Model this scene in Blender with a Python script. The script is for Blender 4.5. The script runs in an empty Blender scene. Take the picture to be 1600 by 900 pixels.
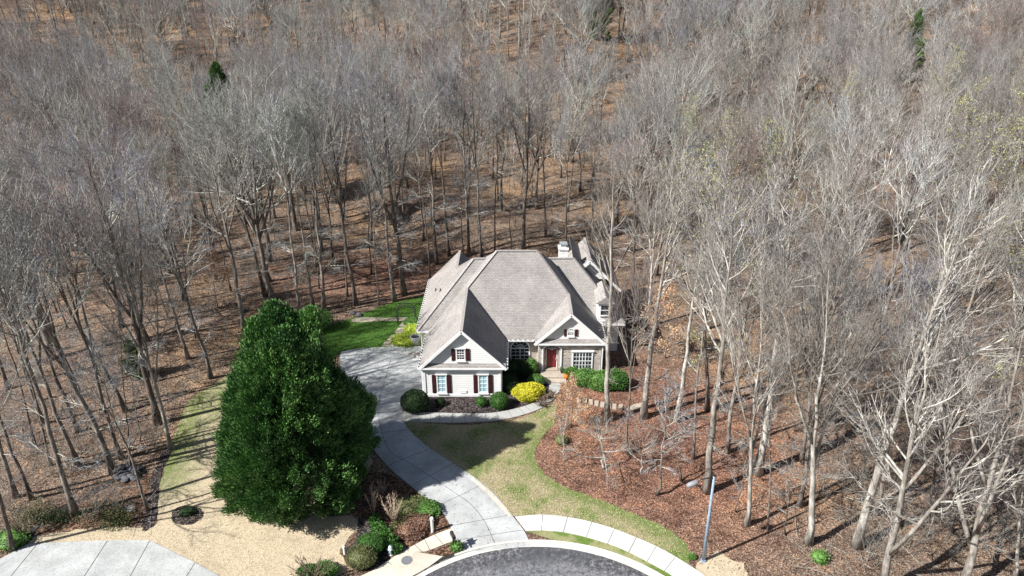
import bpy, math, random
import numpy as np
from mathutils import Vector, Matrix
rnd = random.Random(7)
R = math.radians
scene = bpy.context.scene
C = scene.collection
# ------------------------------------------------------------------ camera, sky, sun, exposure
H_CAM, PITCH, F = 35.0, 26.0, 1080.0
cam = bpy.data.objects.new('camera', bpy.data.cameras.new('camera'))
C.objects.link(cam)
cam.location = (0, 0, H_CAM)
cam.rotation_euler = (R(90 - PITCH), 0, 0)
cam.data.lens = F / 1600 * 36
cam.data.sensor_width = 36
cam.data.clip_end = 3000
scene.camera = cam
SUN_EL = 42.0
SH_DIR = 25.0                       # shadows fall this many degrees north of +X
sx, sy = -math.cos(R(SH_DIR)), -math.sin(R(SH_DIR))
sun_vec = Vector((sx * math.cos(R(SUN_EL)), sy * math.cos(R(SUN_EL)), math.sin(R(SUN_EL))))
sd = bpy.data.lights.new('sun', 'SUN')
sd.energy = 5.0
sd.angle = R(0.53)
sd.color = (1.0, 0.975, 0.94)
sun = bpy.data.objects.new('sun', sd)
C.objects.link(sun)
sun.rotation_euler = sun_vec.to_track_quat('Z', 'Y').to_euler()
sun.location = (-40, -20, 60)
w = bpy.data.worlds.new("World")
scene.world = w
w.use_nodes = True
nt = w.node_tree
bg = nt.nodes['Background']
sky = nt.nodes.new('ShaderNodeTexSky')
sky.sky_type = 'NISHITA'
sky.sun_disc = False
sky.sun_elevation = R(SUN_EL)
sky.sun_rotation = math.atan2(sun_vec.x, sun_vec.y)
nt.links.new(sky.outputs[0], bg.inputs[0])
bg.inputs[1].default_value = 0.05
scene.view_settings.view_transform = 'Standard'
scene.view_settings.look = 'None'
scene.view_settings.gamma = 1
scene.view_settings.exposure = 1.0
scene.render.engine = 'CYCLES'
scene.cycles.use_denoising = True
scene.cycles.denoising_prefilter = 'NONE'
scene.cycles.denoising_input_passes = 'RGB_ALBEDO_NORMAL'
scene.cycles.max_bounces = 4
scene.cycles.diffuse_bounces = 2
scene.cycles.transparent_max_bounces = 4

# ------------------------------------------------------------------ helpers
cp, sp_ = math.cos(R(PITCH)), math.sin(R(PITCH))
def sstep(a, b, v):
    t = min(1, max(0, (v - a) / (b - a)))
    return t * t * (3 - 2 * t)
def hgt(x, y):
    z = 0.0
    d = y - 76 - 0.0006 * x * x * 0 + 6 * math.sin(x * 0.035 + 1.2)
    if d > 0:
        z += 0.055 * d * sstep(0, 30, d)
        if d > 45: z += 0.15 * (d - 45) * sstep(0, 50, d - 45)
    out = max(sstep(24, 50, -x - 6), sstep(16, 40, x - 2), sstep(70, 84, y))
    z += out * (0.55 * math.sin(x * 0.11 + 1) * math.sin(y * 0.09) + 0.35 * math.sin(x * 0.23 + y * 0.17))
    z += 1.6 * sstep(95, 150, y) * math.sin(x * 0.045 + 0.6) * 1.5
    return z
def at(px, py, z=0.0):
    u, v = (px - 800) / F, (450 - py) / F
    dx, dy, dz = u, cp + v * sp_, -sp_ + v * cp
    t = (z - H_CAM) / dz
    return (dx * t, dy * t)
def att(px, py):
    z = 0
    for _ in range(12):
        x, y = at(px, py, z)
        z = 0.5 * z + 0.5 * hgt(x, y)
    return (x, y)
def proj(x, y, z):
    zc = y * cp + (H_CAM - z) * sp_
    yc = y * sp_ - (H_CAM - z) * cp
    return (800 + F * x / zc, 450 - F * yc / zc, zc)
def P(*pts):
    return [at(*p) for p in pts]
def smooth(pts, n=6, closed=True):
    out = []
    N = len(pts)
    rng = range(N) if closed else range(N - 1)
    for i in rng:
        if closed:
            p0, p1, p2, p3 = pts[i - 1], pts[i], pts[(i + 1) % N], pts[(i + 2) % N]
        else:
            p0, p1, p2, p3 = pts[max(i - 1, 0)], pts[i], pts[i + 1], pts[min(i + 2, N - 1)]
        for k in range(n):
            t = k / n
            a = [0.5 * ((2 * p1[j]) + (-p0[j] + p2[j]) * t + (2 * p0[j] - 5 * p1[j] + 4 * p2[j] - p3[j]) * t * t + (-p0[j] + 3 * p1[j] - 3 * p2[j] + p3[j]) * t ** 3) for j in range(len(p1))]
            out.append(tuple(a))
    if not closed: out.append(tuple(pts[-1]))
    return out
def inpoly(x, y, poly):
    c = False
    j = len(poly) - 1
    for i in range(len(poly)):
        xi, yi = poly[i][0], poly[i][1]
        xj, yj = poly[j][0], poly[j][1]
        if (yi > y) != (yj > y) and x < (xj - xi) * (y - yi) / (yj - yi) + xi: c = not c
        j = i
    return c

class MB:
    def __init__(s):
        s.v, s.f, s.m, s.uv = [], [], [], None
        s.chunks = []
    def add(s, vs, fs, mi=0):
        o = len(s.v)
        s.chunks.append((o, len(vs), len(s.f), len(fs)))
        s.v += [tuple(p) for p in vs]
        s.f += [tuple(i + o for i in f) for f in fs]
        s.m += [mi] * len(fs)
        return s
    def box(s, c, d, rz=0, mi=0, M=None):
        x, y, z = d[0] / 2, d[1] / 2, d[2] / 2
        vs = [Vector((a * x, b * y, e * z)) for a in (-1, 1) for b in (-1, 1) for e in (-1, 1)]
        if M is None: M = Matrix.Rotation(rz, 4, 'Z')
        vs = [M @ p + Vector(c) for p in vs]
        return s.add(vs, [(0, 1, 3, 2), (4, 6, 7, 5), (0, 4, 5, 1), (2, 3, 7, 6), (0, 2, 6, 4), (1, 5, 7, 3)], mi)
    def bx(s, x0, x1, y0, y1, z0, z1, mi=0):
        return s.box(((x0 + x1) / 2, (y0 + y1) / 2, (z0 + z1) / 2), (x1 - x0, y1 - y0, z1 - z0), 0, mi)
    def beam(s, p, q, wd, ht, mi=0):
        p, q = Vector(p), Vector(q)
        d = (q - p)
        L = d.length
        d.normalize()
        side = d.cross(Vector((0, 0, 1)))
        if side.length < 1e-4: side = Vector((1, 0, 0))
        side.normalize()
        up = side.cross(d)
        M = Matrix((d, side, up)).transposed().to_4x4()
        return s.box((p + q) / 2, (L, wd, ht), 0, mi, M)
    def tube(s, pts, rad, n=8, mi=0, cap=True):
        pts = [Vector(p) for p in pts]
        if not hasattr(rad, '__len__'): rad = [rad] * len(pts)
        o = len(s.v)
        ref = None
        for i, p in enumerate(pts):
            d = (pts[min(i + 1, len(pts) - 1)] - pts[max(i - 1, 0)]).normalized()
            if ref is None:
                ref = d.orthogonal().normalized()
            a = (ref - d * ref.dot(d)).normalized()
            ref = a
            b = d.cross(a)
            for k in range(n):
                t = 2 * math.pi * k / n
                s.v.append(tuple(p + (a * math.cos(t) + b * math.sin(t)) * rad[i]))
        for i in range(len(pts) - 1):
            for k in range(n):
                s.f.append((o + i * n + k, o + i * n + (k + 1) % n, o + (i + 1) * n + (k + 1) % n, o + (i + 1) * n + k))
                s.m.append(mi)
        if cap:
            s.f.append(tuple(o + k for k in range(n))[::-1]); s.m.append(mi)
            s.f.append(tuple(o + (len(pts) - 1) * n + k for k in range(n))); s.m.append(mi)
        return s
    def lathe(s, prof, c=(0, 0, 0), n=20, mi=0):
        return s.tube([(c[0], c[1], c[2] + z) for r, z in prof], [r for r, z in prof], n, mi) if False else s._lathe(prof, c, n, mi)
    def _lathe(s, prof, c, n, mi):
        o = len(s.v)
        for r, z in prof:
            for k in range(n):
                t = 2 * math.pi * k / n
                s.v.append((c[0] + r * math.cos(t), c[1] + r * math.sin(t), c[2] + z))
        for i in range(len(prof) - 1):
            for k in range(n):
                s.f.append((o + i * n + k, o + i * n + (k + 1) % n, o + (i + 1) * n + (k + 1) % n, o + (i + 1) * n + k)); s.m.append(mi)
        s.f.append(tuple(o + k for k in range(n))[::-1]); s.m.append(mi)
        s.f.append(tuple(o + (len(prof) - 1) * n + k for k in range(n))); s.m.append(mi)
        return s
    def prism(s, poly, z0, z1, mi=0):
        n = len(poly)
        vs = [(p[0], p[1], z0) for p in poly] + [(p[0], p[1], z1) for p in poly]
        fs = [tuple(range(n))[::-1], tuple(range(n, 2 * n))] + [(i, (i + 1) % n, n + (i + 1) % n, n + i) for i in range(n)]
        return s.add(vs, fs, mi)
    def prismY(s, poly, y0, y1, mi=0):       # poly in (x, z), extruded along y
        n = len(poly)
        vs = [(p[0], y0, p[1]) for p in poly] + [(p[0], y1, p[1]) for p in poly]
        fs = [tuple(range(n)), tuple(range(n, 2 * n))[::-1]] + [(i, n + i, n + (i + 1) % n, (i + 1) % n) for i in range(n)]
        return s.add(vs, fs, mi)
    def build(s, name, mats, parent=None, off=(0, 0, 0), sm=False):
        me = bpy.data.meshes.new(name)
        v = [(a - off[0], b - off[1], c - off[2]) for a, b, c in s.v]
        me.from_pydata(v, [], s.f)
        if not isinstance(mats, (list, tuple)): mats = [mats]
        for m in mats: me.materials.append(m)
        if len(mats) > 1: me.polygons.foreach_set('material_index', s.m)
        if sm: me.polygons.foreach_set('use_smooth', [True] * len(me.polygons))
        me.update()
        o = bpy.data.objects.new(name, me)
        C.objects.link(o)
        if parent: o.parent = parent
        return o
def npmesh(name, V, Fs, mats, mi=None, sm=False, parent=None, col=None):
    """V (n,3); Fs list of (m,k) index arrays with equal k inside one array"""
    me = bpy.data.meshes.new(name)
    me.vertices.add(len(V))
    me.vertices.foreach_set('co', np.asarray(V, dtype=np.float32).ravel())
    loops = np.concatenate([f.ravel() for f in Fs]).astype(np.int32)
    tot = np.concatenate([np.full(len(f), f.shape[1], dtype=np.int32) for f in Fs])
    st = np.concatenate([[0], np.cumsum(tot)[:-1]]).astype(np.int32)
    me.loops.add(len(loops))
    me.loops.foreach_set('vertex_index', loops)
    me.polygons.add(len(tot))
    me.polygons.foreach_set('loop_start', st)
    me.polygons.foreach_set('loop_total', tot)
    if not isinstance(mats, (list, tuple)): mats = [mats]
    for m in mats: me.materials.append(m)
    if mi is not None: me.polygons.foreach_set('material_index', np.asarray(mi, dtype=np.int32))
    if sm: me.polygons.foreach_set('use_smooth', np.ones(len(tot), dtype=bool))
    me.update(calc_edges=True)
    me.validate()
    if col is not None:
        a = me.attributes.new('tint', 'FLOAT', 'POINT')
        a.data.foreach_set('value', np.asarray(col, dtype=np.float32))
    o = bpy.data.objects.new(name, me)
    C.objects.link(o)
    if parent: o.parent = parent
    return o
def thing(name, label, cat, loc=(0, 0, 0), rz=0, group=None):
    o = bpy.data.objects.new(name, None)
    C.objects.link(o)
    o.empty_display_size = 0.3
    o.location = loc
    o.rotation_euler = (0, 0, rz)
    o['label'] = label
    o['category'] = cat
    if group: o['group'] = group
    return o
def tag(o, label, cat, group=None, kind=None):
    o['label'] = label
    o['category'] = cat
    if group: o['group'] = group
    if kind: o['kind'] = kind
    return o
def struct(o):
    o['kind'] = 'structure'
    return o
def dup(root, loc=None, rz=0, sc=None, label=None, cat=None, group=None, tilt=None):
    r = root.copy(); C.objects.link(r)
    for ch in list(root.children):
        c = ch.copy(); C.objects.link(c); c.parent = r
        for g in list(ch.children):
            d = g.copy(); C.objects.link(d); d.parent = c
    if loc is not None: r.location = loc
    r.rotation_euler = (tilt[0], tilt[1], rz) if tilt else (0, 0, rz)
    if sc: r.scale = sc
    if label: r['label'] = label
    if cat: r['category'] = cat
    if group: r['group'] = group
    return r

# ------------------------------------------------------------------ materials
def mat(name, col, rough=0.8, spec=0.3, metal=0.0):
    m = bpy.data.materials.new(name)
    m.use_nodes = True
    b = m.node_tree.nodes['Principled BSDF']
    b.inputs['Base Color'].default_value = (*col, 1)
    b.inputs['Roughness'].default_value = rough
    b.inputs['Specular IOR Level'].default_value = spec
    b.inputs['Metallic'].default_value = metal
    m.diffuse_color = (*col, 1)
    return m
class NB:
    def __init__(s, m):
        s.t = m.node_tree; s.n = s.t.nodes; s.l = s.t.links; s.b = s.n['Principled BSDF']
    def node(s, typ, ins=None, **kw):
        n = s.n.new(typ)
        for k, v in kw.items(): setattr(n, k, v)
        for k, v in (ins or {}).items(): s.put(n, k, v)
        return n
    def put(s, n, k, v):
        if hasattr(v, 'outputs'): v = v.outputs[0]
        if isinstance(v, bpy.types.NodeSocket): s.l.new(v, n.inputs[k])
        else: n.inputs[k].default_value = v
    def pos(s):
        return s.node('ShaderNodeNewGeometry').outputs['Position']
    def noise(s, scale, detail=3, vec=None, rough=0.6, dist=0):
        n = s.node('ShaderNodeTexNoise', {'Scale': scale, 'Detail': detail, 'Roughness': rough, 'Distortion': dist})
        if vec is not None: s.put(n, 'Vector', vec)
        return n.outputs['Fac']
    def ramp(s, fac, stops):
        n = s.node('ShaderNodeValToRGB')
        cr = n.color_ramp
        while len(cr.elements) < len(stops): cr.elements.new(0.5)
        for e, (p, c) in zip(cr.elements, stops):
            e.position = p
            e.color = (*c, 1) if hasattr(c, '__len__') else (c, c, c, 1)
        s.put(n, 'Fac', fac)
        return n.outputs['Color']
    def mix(s, fac, a, b, mode='MIX'):
        n = s.node('ShaderNodeMixRGB', blend_type=mode)
        s.put(n, 'Fac', fac)
        s.put(n, 'Color1', (*a, 1) if isinstance(a, tuple) else a)
        s.put(n, 'Color2', (*b, 1) if isinstance(b, tuple) else b)
        return n.outputs['Color']
    def math(s, op, a, b=0.0):
        n = s.node('ShaderNodeMath', operation=op)
        s.put(n, 0, a); s.put(n, 1, b)
        return n.outputs[0]
    def base(s, c): s.l.new(c, s.b.inputs['Base Color'])
    def bump(s, h, strength=0.5, dist=0.05):
        n = s.node('ShaderNodeBump', {'Strength': strength, 'Distance': dist, 'Height': h})
        s.l.new(n.outputs[0], s.b.inputs['Normal'])
M = {}
def simple(name, col, rough=0.8, spec=0.3, var=0.25, scale=3.0, metal=0, pos=True, bump=0):
    m = mat(name, col, rough, spec, metal)
    n = NB(m)
    v = n.pos() if pos else n.node('ShaderNodeTexCoord').outputs['Object']
    f = n.noise(scale, 4, v)
    lo = tuple(c * (1 - var) for c in col); hi = tuple(min(1, c * (1 + var)) for c in col)
    n.base(n.ramp(f, [(0.3, lo), (0.7, hi)]))
    if bump: n.bump(f, bump, 0.05)
    M[name] = m
    return m
# forest floor
def litter(name, cols, g=1.0):
    m = mat(name, cols[1], 0.95, 0.1)
    n = NB(m); p = n.pos()
    big = n.noise(0.06 * g, 4, p)
    mid = n.noise(0.55, 5, p, 0.65)
    vor = n.node('ShaderNodeTexVoronoi', {'Scale': 13, 'Vector': p, 'Randomness': 1.0})
    fine = n.noise(9, 3, p, 0.7)
    sep = n.node('ShaderNodeSeparateColor', {'Color': vor.outputs['Color']})
    leaf = n.ramp(sep.outputs[0], [(0.0, cols[0]), (0.35, cols[1]), (0.75, cols[2]), (0.97, cols[3])])
    tone = n.ramp(mid, [(0.32, (0.5, 0.46, 0.44)), (0.5, (1, 1, 1)), (0.68, (1.4, 1.28, 1.12))])
    c = n.mix(1.0, leaf, tone, 'MULTIPLY')
    tone2 = n.ramp(big, [(0.35, (0.75, 0.72, 0.72)), (0.5, (1, 1, 1)), (0.65, (1.25, 1.15, 0.95))])
    c = n.mix(1.0, c, tone2, 'MULTIPLY')
    att_ = n.node('ShaderNodeAttribute', attribute_name='tint')
    red = n.mix(1.0, c, (1.08, 0.83, 0.78), 'MULTIPLY')
    c = n.mix(att_.outputs['Fac'], c, red)
    sepz = n.node('ShaderNodeSeparateXYZ', {'Vector': p})
    hill = n.node('ShaderNodeMapRange', {'Value': sepz.outputs['Y'], 'From Min': 85.0, 'From Max': 130.0})
    tan = n.mix(1.0, c, (1.0, 0.95, 0.86), 'MULTIPLY')
    patch = n.ramp(n.noise(0.05, 3, p), [(0.42, 0.0), (0.6, 1.0)])
    f2 = n.math('MULTIPLY', hill.outputs[0], patch)
    c = n.mix(f2, c, tan)
    n.base(c)
    n.bump(n.math('ADD', n.math('MULTIPLY', vor.outputs['Distance'], 0.7), fine), 0.9, 0.09)
    M[name] = m
litter('forest_floor', [(0.045, 0.034, 0.027), (0.145, 0.100, 0.075), (0.235, 0.170, 0.125), (0.38, 0.295, 0.225)])
def mulch(name, cols, sc=9):
    m = mat(name, cols[1], 0.95, 0.15)
    n = NB(m); p = n.pos()
    vor = n.node('ShaderNodeTexVoronoi', {'Scale': sc, 'Vector': p})
    sep = n.node('ShaderNodeSeparateColor', {'Color': vor.outputs['Color']})
    c = n.ramp(sep.outputs[0], [(0.0, cols[0]), (0.5, cols[1]), (0.95, cols[2])])
    c = n.mix(1.0, c, n.ramp(n.noise(0.8, 3, p), [(0.3, 0.6), (0.7, 1.3)]), 'MULTIPLY')
    n.base(c)
    n.bump(n.noise(12, 3, p), 0.9, 0.08)
    M[name] = m
mulch('dark_mulch', [(0.012, 0.010, 0.010), (0.035, 0.028, 0.028), (0.12, 0.095, 0.09)])
mulch('brown_mulch', [(0.03, 0.018, 0.012), (0.09, 0.05, 0.032), (0.24, 0.15, 0.10)])
def lawn(name, a, b, green, gthr=(0.5, 0.62), gsc=0.35):
    m = mat(name, a, 0.95, 0.1)
    n = NB(m); p = n.pos()
    fine = n.noise(5, 6, p, 0.75)
    c = n.ramp(fine, [(0.25, tuple(x * 0.72 for x in a)), (0.5, a), (0.8, b)])
    gr = n.ramp(fine, [(0.25, tuple(x * 0.5 for x in green)), (0.75, tuple(x * 1.25 for x in green))])
    mask = n.math('ADD', n.math('MULTIPLY', n.noise(gsc, 5, p, 0.6), 0.85), n.math('MULTIPLY', n.noise(2.5, 4, p), 0.15))
    mask = n.ramp(mask, [(gthr[0], 0.0), (gthr[1], 1.0)])
    att_ = n.node('ShaderNodeAttribute', attribute_name='tint')
    mask = n.math('MAXIMUM', mask, n.math('MULTIPLY', att_.outputs['Fac'], n.ramp(n.noise(1.3, 4, p), [(0.3, 0.45), (0.55, 1.0)])))
    c = n.mix(mask, c, gr)
    c = n.mix(n.ramp(n.noise(0.9, 4, p), [(0.35, 0.35), (0.5, 0.0)]), c, tuple(x * 0.55 for x in a))
    c = n.mix(n.ramp(n.noise(0.38, 5, p, 0.7), [(0.62, 0.0), (0.72, 0.5)]), c, (a[0] * .62, a[1] * .5, a[2] * .45))
    c = n.mix(1.0, c, n.ramp(n.noise(22, 2, p), [(0.3, 0.8), (0.7, 1.15)]), 'MULTIPLY')
    n.base(c)
    n.bump(n.noise(14, 3, p), 0.5, 0.06)
    M[name] = m
lawn('tan_lawn', (0.44, 0.365, 0.255), (0.57, 0.49, 0.355), (0.13, 0.18, 0.045), (0.62, 0.74), 0.22)
lawn('front_lawn', (0.33, 0.285, 0.17), (0.50, 0.44, 0.29), (0.14, 0.20, 0.05), (0.46, 0.60), 0.45)
lawn('green_lawn', (0.065, 0.145, 0.028), (0.12, 0.22, 0.045), (0.045, 0.12, 0.02), (0.5, 0.6), 0.6)
lawn('strip_lawn', (0.30, 0.27, 0.15), (0.44, 0.40, 0.25), (0.12, 0.19, 0.04), (0.44, 0.54), 0.6)
def concrete(name, col, stain=0.75):
    m = mat(name, col, 0.85, 0.25)
    n = NB(m); p = n.pos()
    c = n.ramp(n.noise(0.45, 5, p, 0.6), [(0.3, tuple(x * stain for x in col)), (0.6, col), (0.8, tuple(x * 1.08 for x in col))])
    c = n.mix(1.0, c, n.ramp(n.noise(6, 5, p, 0.7), [(0.3, 0.86), (0.7, 1.06)]), 'MULTIPLY')
    n.base(c)
    sm_ = n.ramp(n.noise(1.7, 6, p, 0.75, 1.5), [(0.56, 0.0), (0.70, 0.45)])
    c = n.mix(sm_, c, tuple(x * .55 for x in col))
    n.base(c)
    n.bump(n.noise(25, 3, p), 0.25, 0.01)
    M[name] = m
concrete('concrete', (0.58, 0.57, 0.545))
concrete('drive_concrete', (0.42, 0.43, 0.425), 0.66)
concrete('walk_concrete', (0.36, 0.36, 0.34), 0.8)
concrete('tan_concrete', (0.58, 0.52, 0.43))
concrete('stone_slab', (0.42, 0.36, 0.29), 0.6)
simple('joint', (0.10, 0.095, 0.09), 0.95, 0.1)
def circ(pts):
    A = np.array([[2 * x, 2 * y, 1] for x, y in pts]); b_ = np.array([x * x + y * y for x, y in pts])
    s_ = np.linalg.lstsq(A, b_, rcond=None)[0]
    return s_[0], s_[1], math.sqrt(s_[2] + s_[0] ** 2 + s_[1] ** 2)
ccx, ccy, cr = circ(P((690, 888), (720, 873), (760, 862), (800, 857), (860, 856), (910, 862), (950, 872), (985, 885), (1010, 898)))
ASPH = (ccx, ccy, cr)
# asphalt
m = mat('asphalt', (0.07, 0.07, 0.072), 0.85, 0.3); n = NB(m); p = n.pos()
c = n.ramp(n.noise(3.2, 8, p, 0.85), [(0.44, (0.042, 0.043, 0.048)), (0.52, (0.085, 0.085, 0.092)), (0.60, (0.24, 0.24, 0.25))])
c = n.mix(n.ramp(n.noise(0.25, 3, p), [(0.4, 0.0), (0.6, 0.7)]), c, (0.06, 0.062, 0.068))
vd = n.node('ShaderNodeVectorMath', {0: p, 1: (ASPH[0], ASPH[1], 0.016)}, operation='DISTANCE')
c = n.mix(n.math('MULTIPLY', n.ramp(n.math('ADD', n.math('DIVIDE', vd.outputs['Value'], ASPH[2] * 1.0), n.math('MULTIPLY', n.noise(.5, 4, p), .12)), [(0.93, 1.0), (0.98, 0.0)]), n.ramp(n.noise(4.0, 8, p, .85), [(0.44, 0.0), (0.54, 0.8)])), c, (0.20, 0.20, 0.21))
n.base(c); n.bump(n.noise(30, 3, p), 0.4, 0.015); M['asphalt'] = m
# bark: per-object variation
def bark(name, cols, sc=6):
    m = mat(name, cols[1], 0.9, 0.15)
    n = NB(m)
    oi = n.node('ShaderNodeObjectInfo')
    tc = n.node('ShaderNodeTexCoord').outputs['Object']
    mp = n.node('ShaderNodeMapping', {'Vector': tc, 'Scale': (1, 1, 0.25)})
    f = n.noise(sc, 4, mp, 0.7)
    f3 = n.noise(0.9, 3, tc)
    c = n.ramp(f, [(0.3, cols[0]), (0.5, cols[1]), (0.7, cols[2])])
    c = n.mix(1.0, c, n.ramp(f3, [(0.3, (0.7, 0.68, 0.66)), (0.65, (1.15, 1.15, 1.12))]), 'MULTIPLY')
    c = n.mix(1.0, c, n.ramp(oi.outputs['Random'], [(0, (0.6, 0.56, 0.54)), (0.5, (0.95, 0.93, 0.92)), (1, (1.3, 1.3, 1.3))]), 'MULTIPLY')
    n.base(c); n.bump(f, 0.6, 0.03)
    M[name] = m
bark('bark', [(0.07, 0.058, 0.05), (0.17, 0.15, 0.135), (0.33, 0.31, 0.285)])
bark('limb_bark', [(0.25, 0.255, 0.23), (0.43, 0.445, 0.41), (0.63, 0.645, 0.60)])
bark('pale_bark', [(0.12, 0.11, 0.095), (0.31, 0.295, 0.27), (0.58, 0.565, 0.53)], 3.2)
def twigm(name, cols):
    m = mat(name, cols[0], 0.9, 0.1); n = NB(m)
    oi = n.node('ShaderNodeObjectInfo')
    n.base(n.ramp(oi.outputs['Random'], [(i / (len(cols) - 1), c) for i, c in enumerate(cols)]))
    M[name] = m
twigm('twig', [(0.19, 0.135, 0.135), (0.22, 0.205, 0.195), (0.20, 0.195, 0.23), (0.25, 0.255, 0.22), (0.24, 0.165, 0.165), (0.26, 0.26, 0.285)])
twigm('pale_twig', [(0.24, 0.22, 0.20), (0.31, 0.29, 0.27)])
def leafm(name, dark, light, sc=1.2, rough=0.6, trans=0.0):
    m = mat(name, dark, rough, 0.3); n = NB(m)
    tc = n.pos()
    f = n.noise(sc, 3, tc)
    g = n.noise(sc * 9, 2, tc)
    f = n.math('ADD', n.math('MULTIPLY', f, 0.5), n.math('MULTIPLY', g, 0.5))
    n.base(n.ramp(f, [(0.35, dark), (0.65, light)]))
    M[name] = m
leafm('cedar_needles', (0.030, 0.092, 0.030), (0.135, 0.27, 0.06), 0.5, 0.7)
leafm('box_leaves', (0.03, 0.085, 0.016), (0.07, 0.17, 0.03), 2)
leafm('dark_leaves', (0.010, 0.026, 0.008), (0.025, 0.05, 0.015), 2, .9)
leafm('gold_leaves', (0.36, 0.38, 0.02), (0.68, 0.60, 0.05), 2)
leafm('holly_leaves', (0.05, 0.12, 0.022), (0.12, 0.24, 0.05), 1.5)
leafm('pine_needles', (0.055, 0.11, 0.03), (0.13, 0.22, 0.05), 0.4)
leafm('olive_leaves', (0.07, 0.08, 0.03), (0.15, 0.16, 0.06), 1.5)
leafm('lime_leaves', (0.20, 0.30, 0.03), (0.42, 0.48, 0.06), 1.5)
leafm('beech_leaves', (0.36, 0.22, 0.12), (0.55, 0.36, 0.22), 1.5)
leafm('buds', (0.26, 0.25, 0.08), (0.44, 0.42, 0.15), 1.5)
leafm('dead_leaves', (0.13, 0.07, 0.05), (0.30, 0.18, 0.12), 1.5)
simple('stem', (0.16, 0.12, 0.09), 0.9, 0.2, 0.4, 8)
simple('pale_stem', (0.42, 0.32, 0.24), 0.9, 0.2, 0.3, 8)
# house
m = mat('siding', (0.62, 0.61, 0.60), 0.6, 0.3); n = NB(m); p = n.pos()
sz = n.node('ShaderNodeSeparateXYZ', {'Vector': p}).outputs['Z']
fr = n.math('FRACT', n.math('MULTIPLY', sz, 1 / 0.19))
n.base(n.mix(n.ramp(fr, [(0.0, 1.0), (0.14, 0.0)]), n.ramp(n.noise(1.5, 3, p), [(0.3, (0.74, 0.735, 0.72)), (0.7, (0.80, 0.79, 0.775))]), (0.42, 0.42, 0.42)))
n.bump(n.math('SUBTRACT', 1.0, fr), 0.6, 0.02); M['siding'] = m
simple('white_trim', (0.80, 0.80, 0.79), 0.5, 0.4, 0.05, 2)
simple('shutter', (0.045, 0.012, 0.014), 0.5, 0.4, 0.2, 3)
simple('red_door', (0.20, 0.012, 0.018), 0.35, 0.5, 0.1, 2)
simple('gutter_metal', (0.75, 0.75, 0.73), 0.5, 0.4, 0.15, 4)
simple('gutter_inside', (0.03, 0.03, 0.03), 0.9, 0.1)
m = mat('gutter_dashes', (.03, .03, .03), 0.8); n = NB(m)
sep = n.node('ShaderNodeSeparateXYZ', {'Vector': n.pos()})
fr = n.math('FRACT', n.math('MULTIPLY', n.math('ADD', sep.outputs['X'], sep.outputs['Y']), 2.2))
n.base(n.ramp(fr, [(0.0, (.6, .6, .58)), (0.36, (.6, .6, .58)), (0.37, (.02, .02, .02))])); M['gutter_dashes'] = m  # pale and black dashes repeating along the top of the gutter
m = mat('glass_dark', (0.03, 0.04, 0.05), 0.05, 0.8); M['glass'] = m
m = mat('blinds', (0.30, 0.47, 0.52), 0.25, 0.6); n = NB(m)
sz = n.node('ShaderNodeSeparateXYZ', {'Vector': n.pos()}).outputs['Z']
fr = n.math('FRACT', n.math('MULTIPLY', sz, 14))
n.base(n.ramp(fr, [(0.0, (0.16, 0.30, 0.36)), (0.3, (0.36, 0.58, 0.64)), (0.9, (0.45, 0.66, 0.70))])); M['blinds'] = m
m = mat('shingles', (0.2, 0.18, 0.165), 0.9, 0.15); n = NB(m)
uv = n.node('ShaderNodeUVMap').outputs[0]
br = n.node('ShaderNodeTexBrick', {'Vector': uv, 'Color1': (0.27, 0.25, 0.235, 1), 'Color2': (0.325, 0.303, 0.287, 1), 'Mortar': (0.215, 0.198, 0.187, 1), 'Scale': 1.0, 'Mortar Size': 0.018, 'Bias': 0.0, 'Brick Width': 0.34, 'Row Height': 0.16})
c = n.mix(1.0, br.outputs['Color'], n.ramp(n.noise(0.5, 5, n.pos(), 0.7), [(0.3, 0.80), (0.7, 1.14)]), 'MULTIPLY')
c = n.mix(1.0, c, n.ramp(n.noise(9, 3, n.pos()), [(0.3, 0.8), (0.7, 1.15)]), 'MULTIPLY')
n.base(c); n.bump(n.math('MULTIPLY', br.outputs['Fac'], -1.0), 0.5, 0.03); M['shingles'] = m
m = mat('stone', (0.35, 0.3, 0.26), 0.9, 0.2); n = NB(m)
mp = n.node('ShaderNodeMapping', {'Vector': n.pos(), 'Scale': (2.6, 2.6, 5.2)})
v1 = n.node('ShaderNodeTexVoronoi', {'Vector': mp, 'Scale': 1.0})
v2 = n.node('ShaderNodeTexVoronoi', {'Vector': mp, 'Scale': 1.0}, feature='DISTANCE_TO_EDGE')
sep = n.node('ShaderNodeSeparateColor', {'Color': v1.outputs['Color']})
c = n.ramp(sep.outputs[0], [(0.0, (0.24, 0.20, 0.17)), (0.3, (0.42, 0.36, 0.30)), (0.6, (0.34, 0.31, 0.29)), (0.9, (0.55, 0.47, 0.38))])
c = n.mix(n.ramp(v2.outputs['Distance'], [(0.02, 1.0), (0.08, 0.0)]), c, (0.48, 0.46, 0.43))
n.base(c); n.bump(v2.outputs['Distance'], 0.7, 0.05); M['stone'] = m
simple('dark_metal', (0.02, 0.02, 0.022), 0.45, 0.5)
simple('rock', (0.09, 0.09, 0.10), 0.9, 0.2, 0.5, 5)
simple('light_rock', (0.36, 0.33, 0.30), 0.9, 0.2, 0.4, 5)
simple('lamp_post_paint', (0.20, 0.28, 0.36), 0.55, 0.4, 0.25, 3)
simple('lamp_head_metal', (0.22, 0.22, 0.23), 0.5, 0.4, 0.1, 3)
simple('lens', (0.62, 0.60, 0.56), 0.3, 0.5, 0.05, 3)
simple('hydrant_paint', (0.62, 0.66, 0.75), 0.45, 0.5, 0.1, 6)
simple('hydrant_cap', (0.24, 0.28, 0.36), 0.45, 0.5, 0.1, 6)
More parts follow.
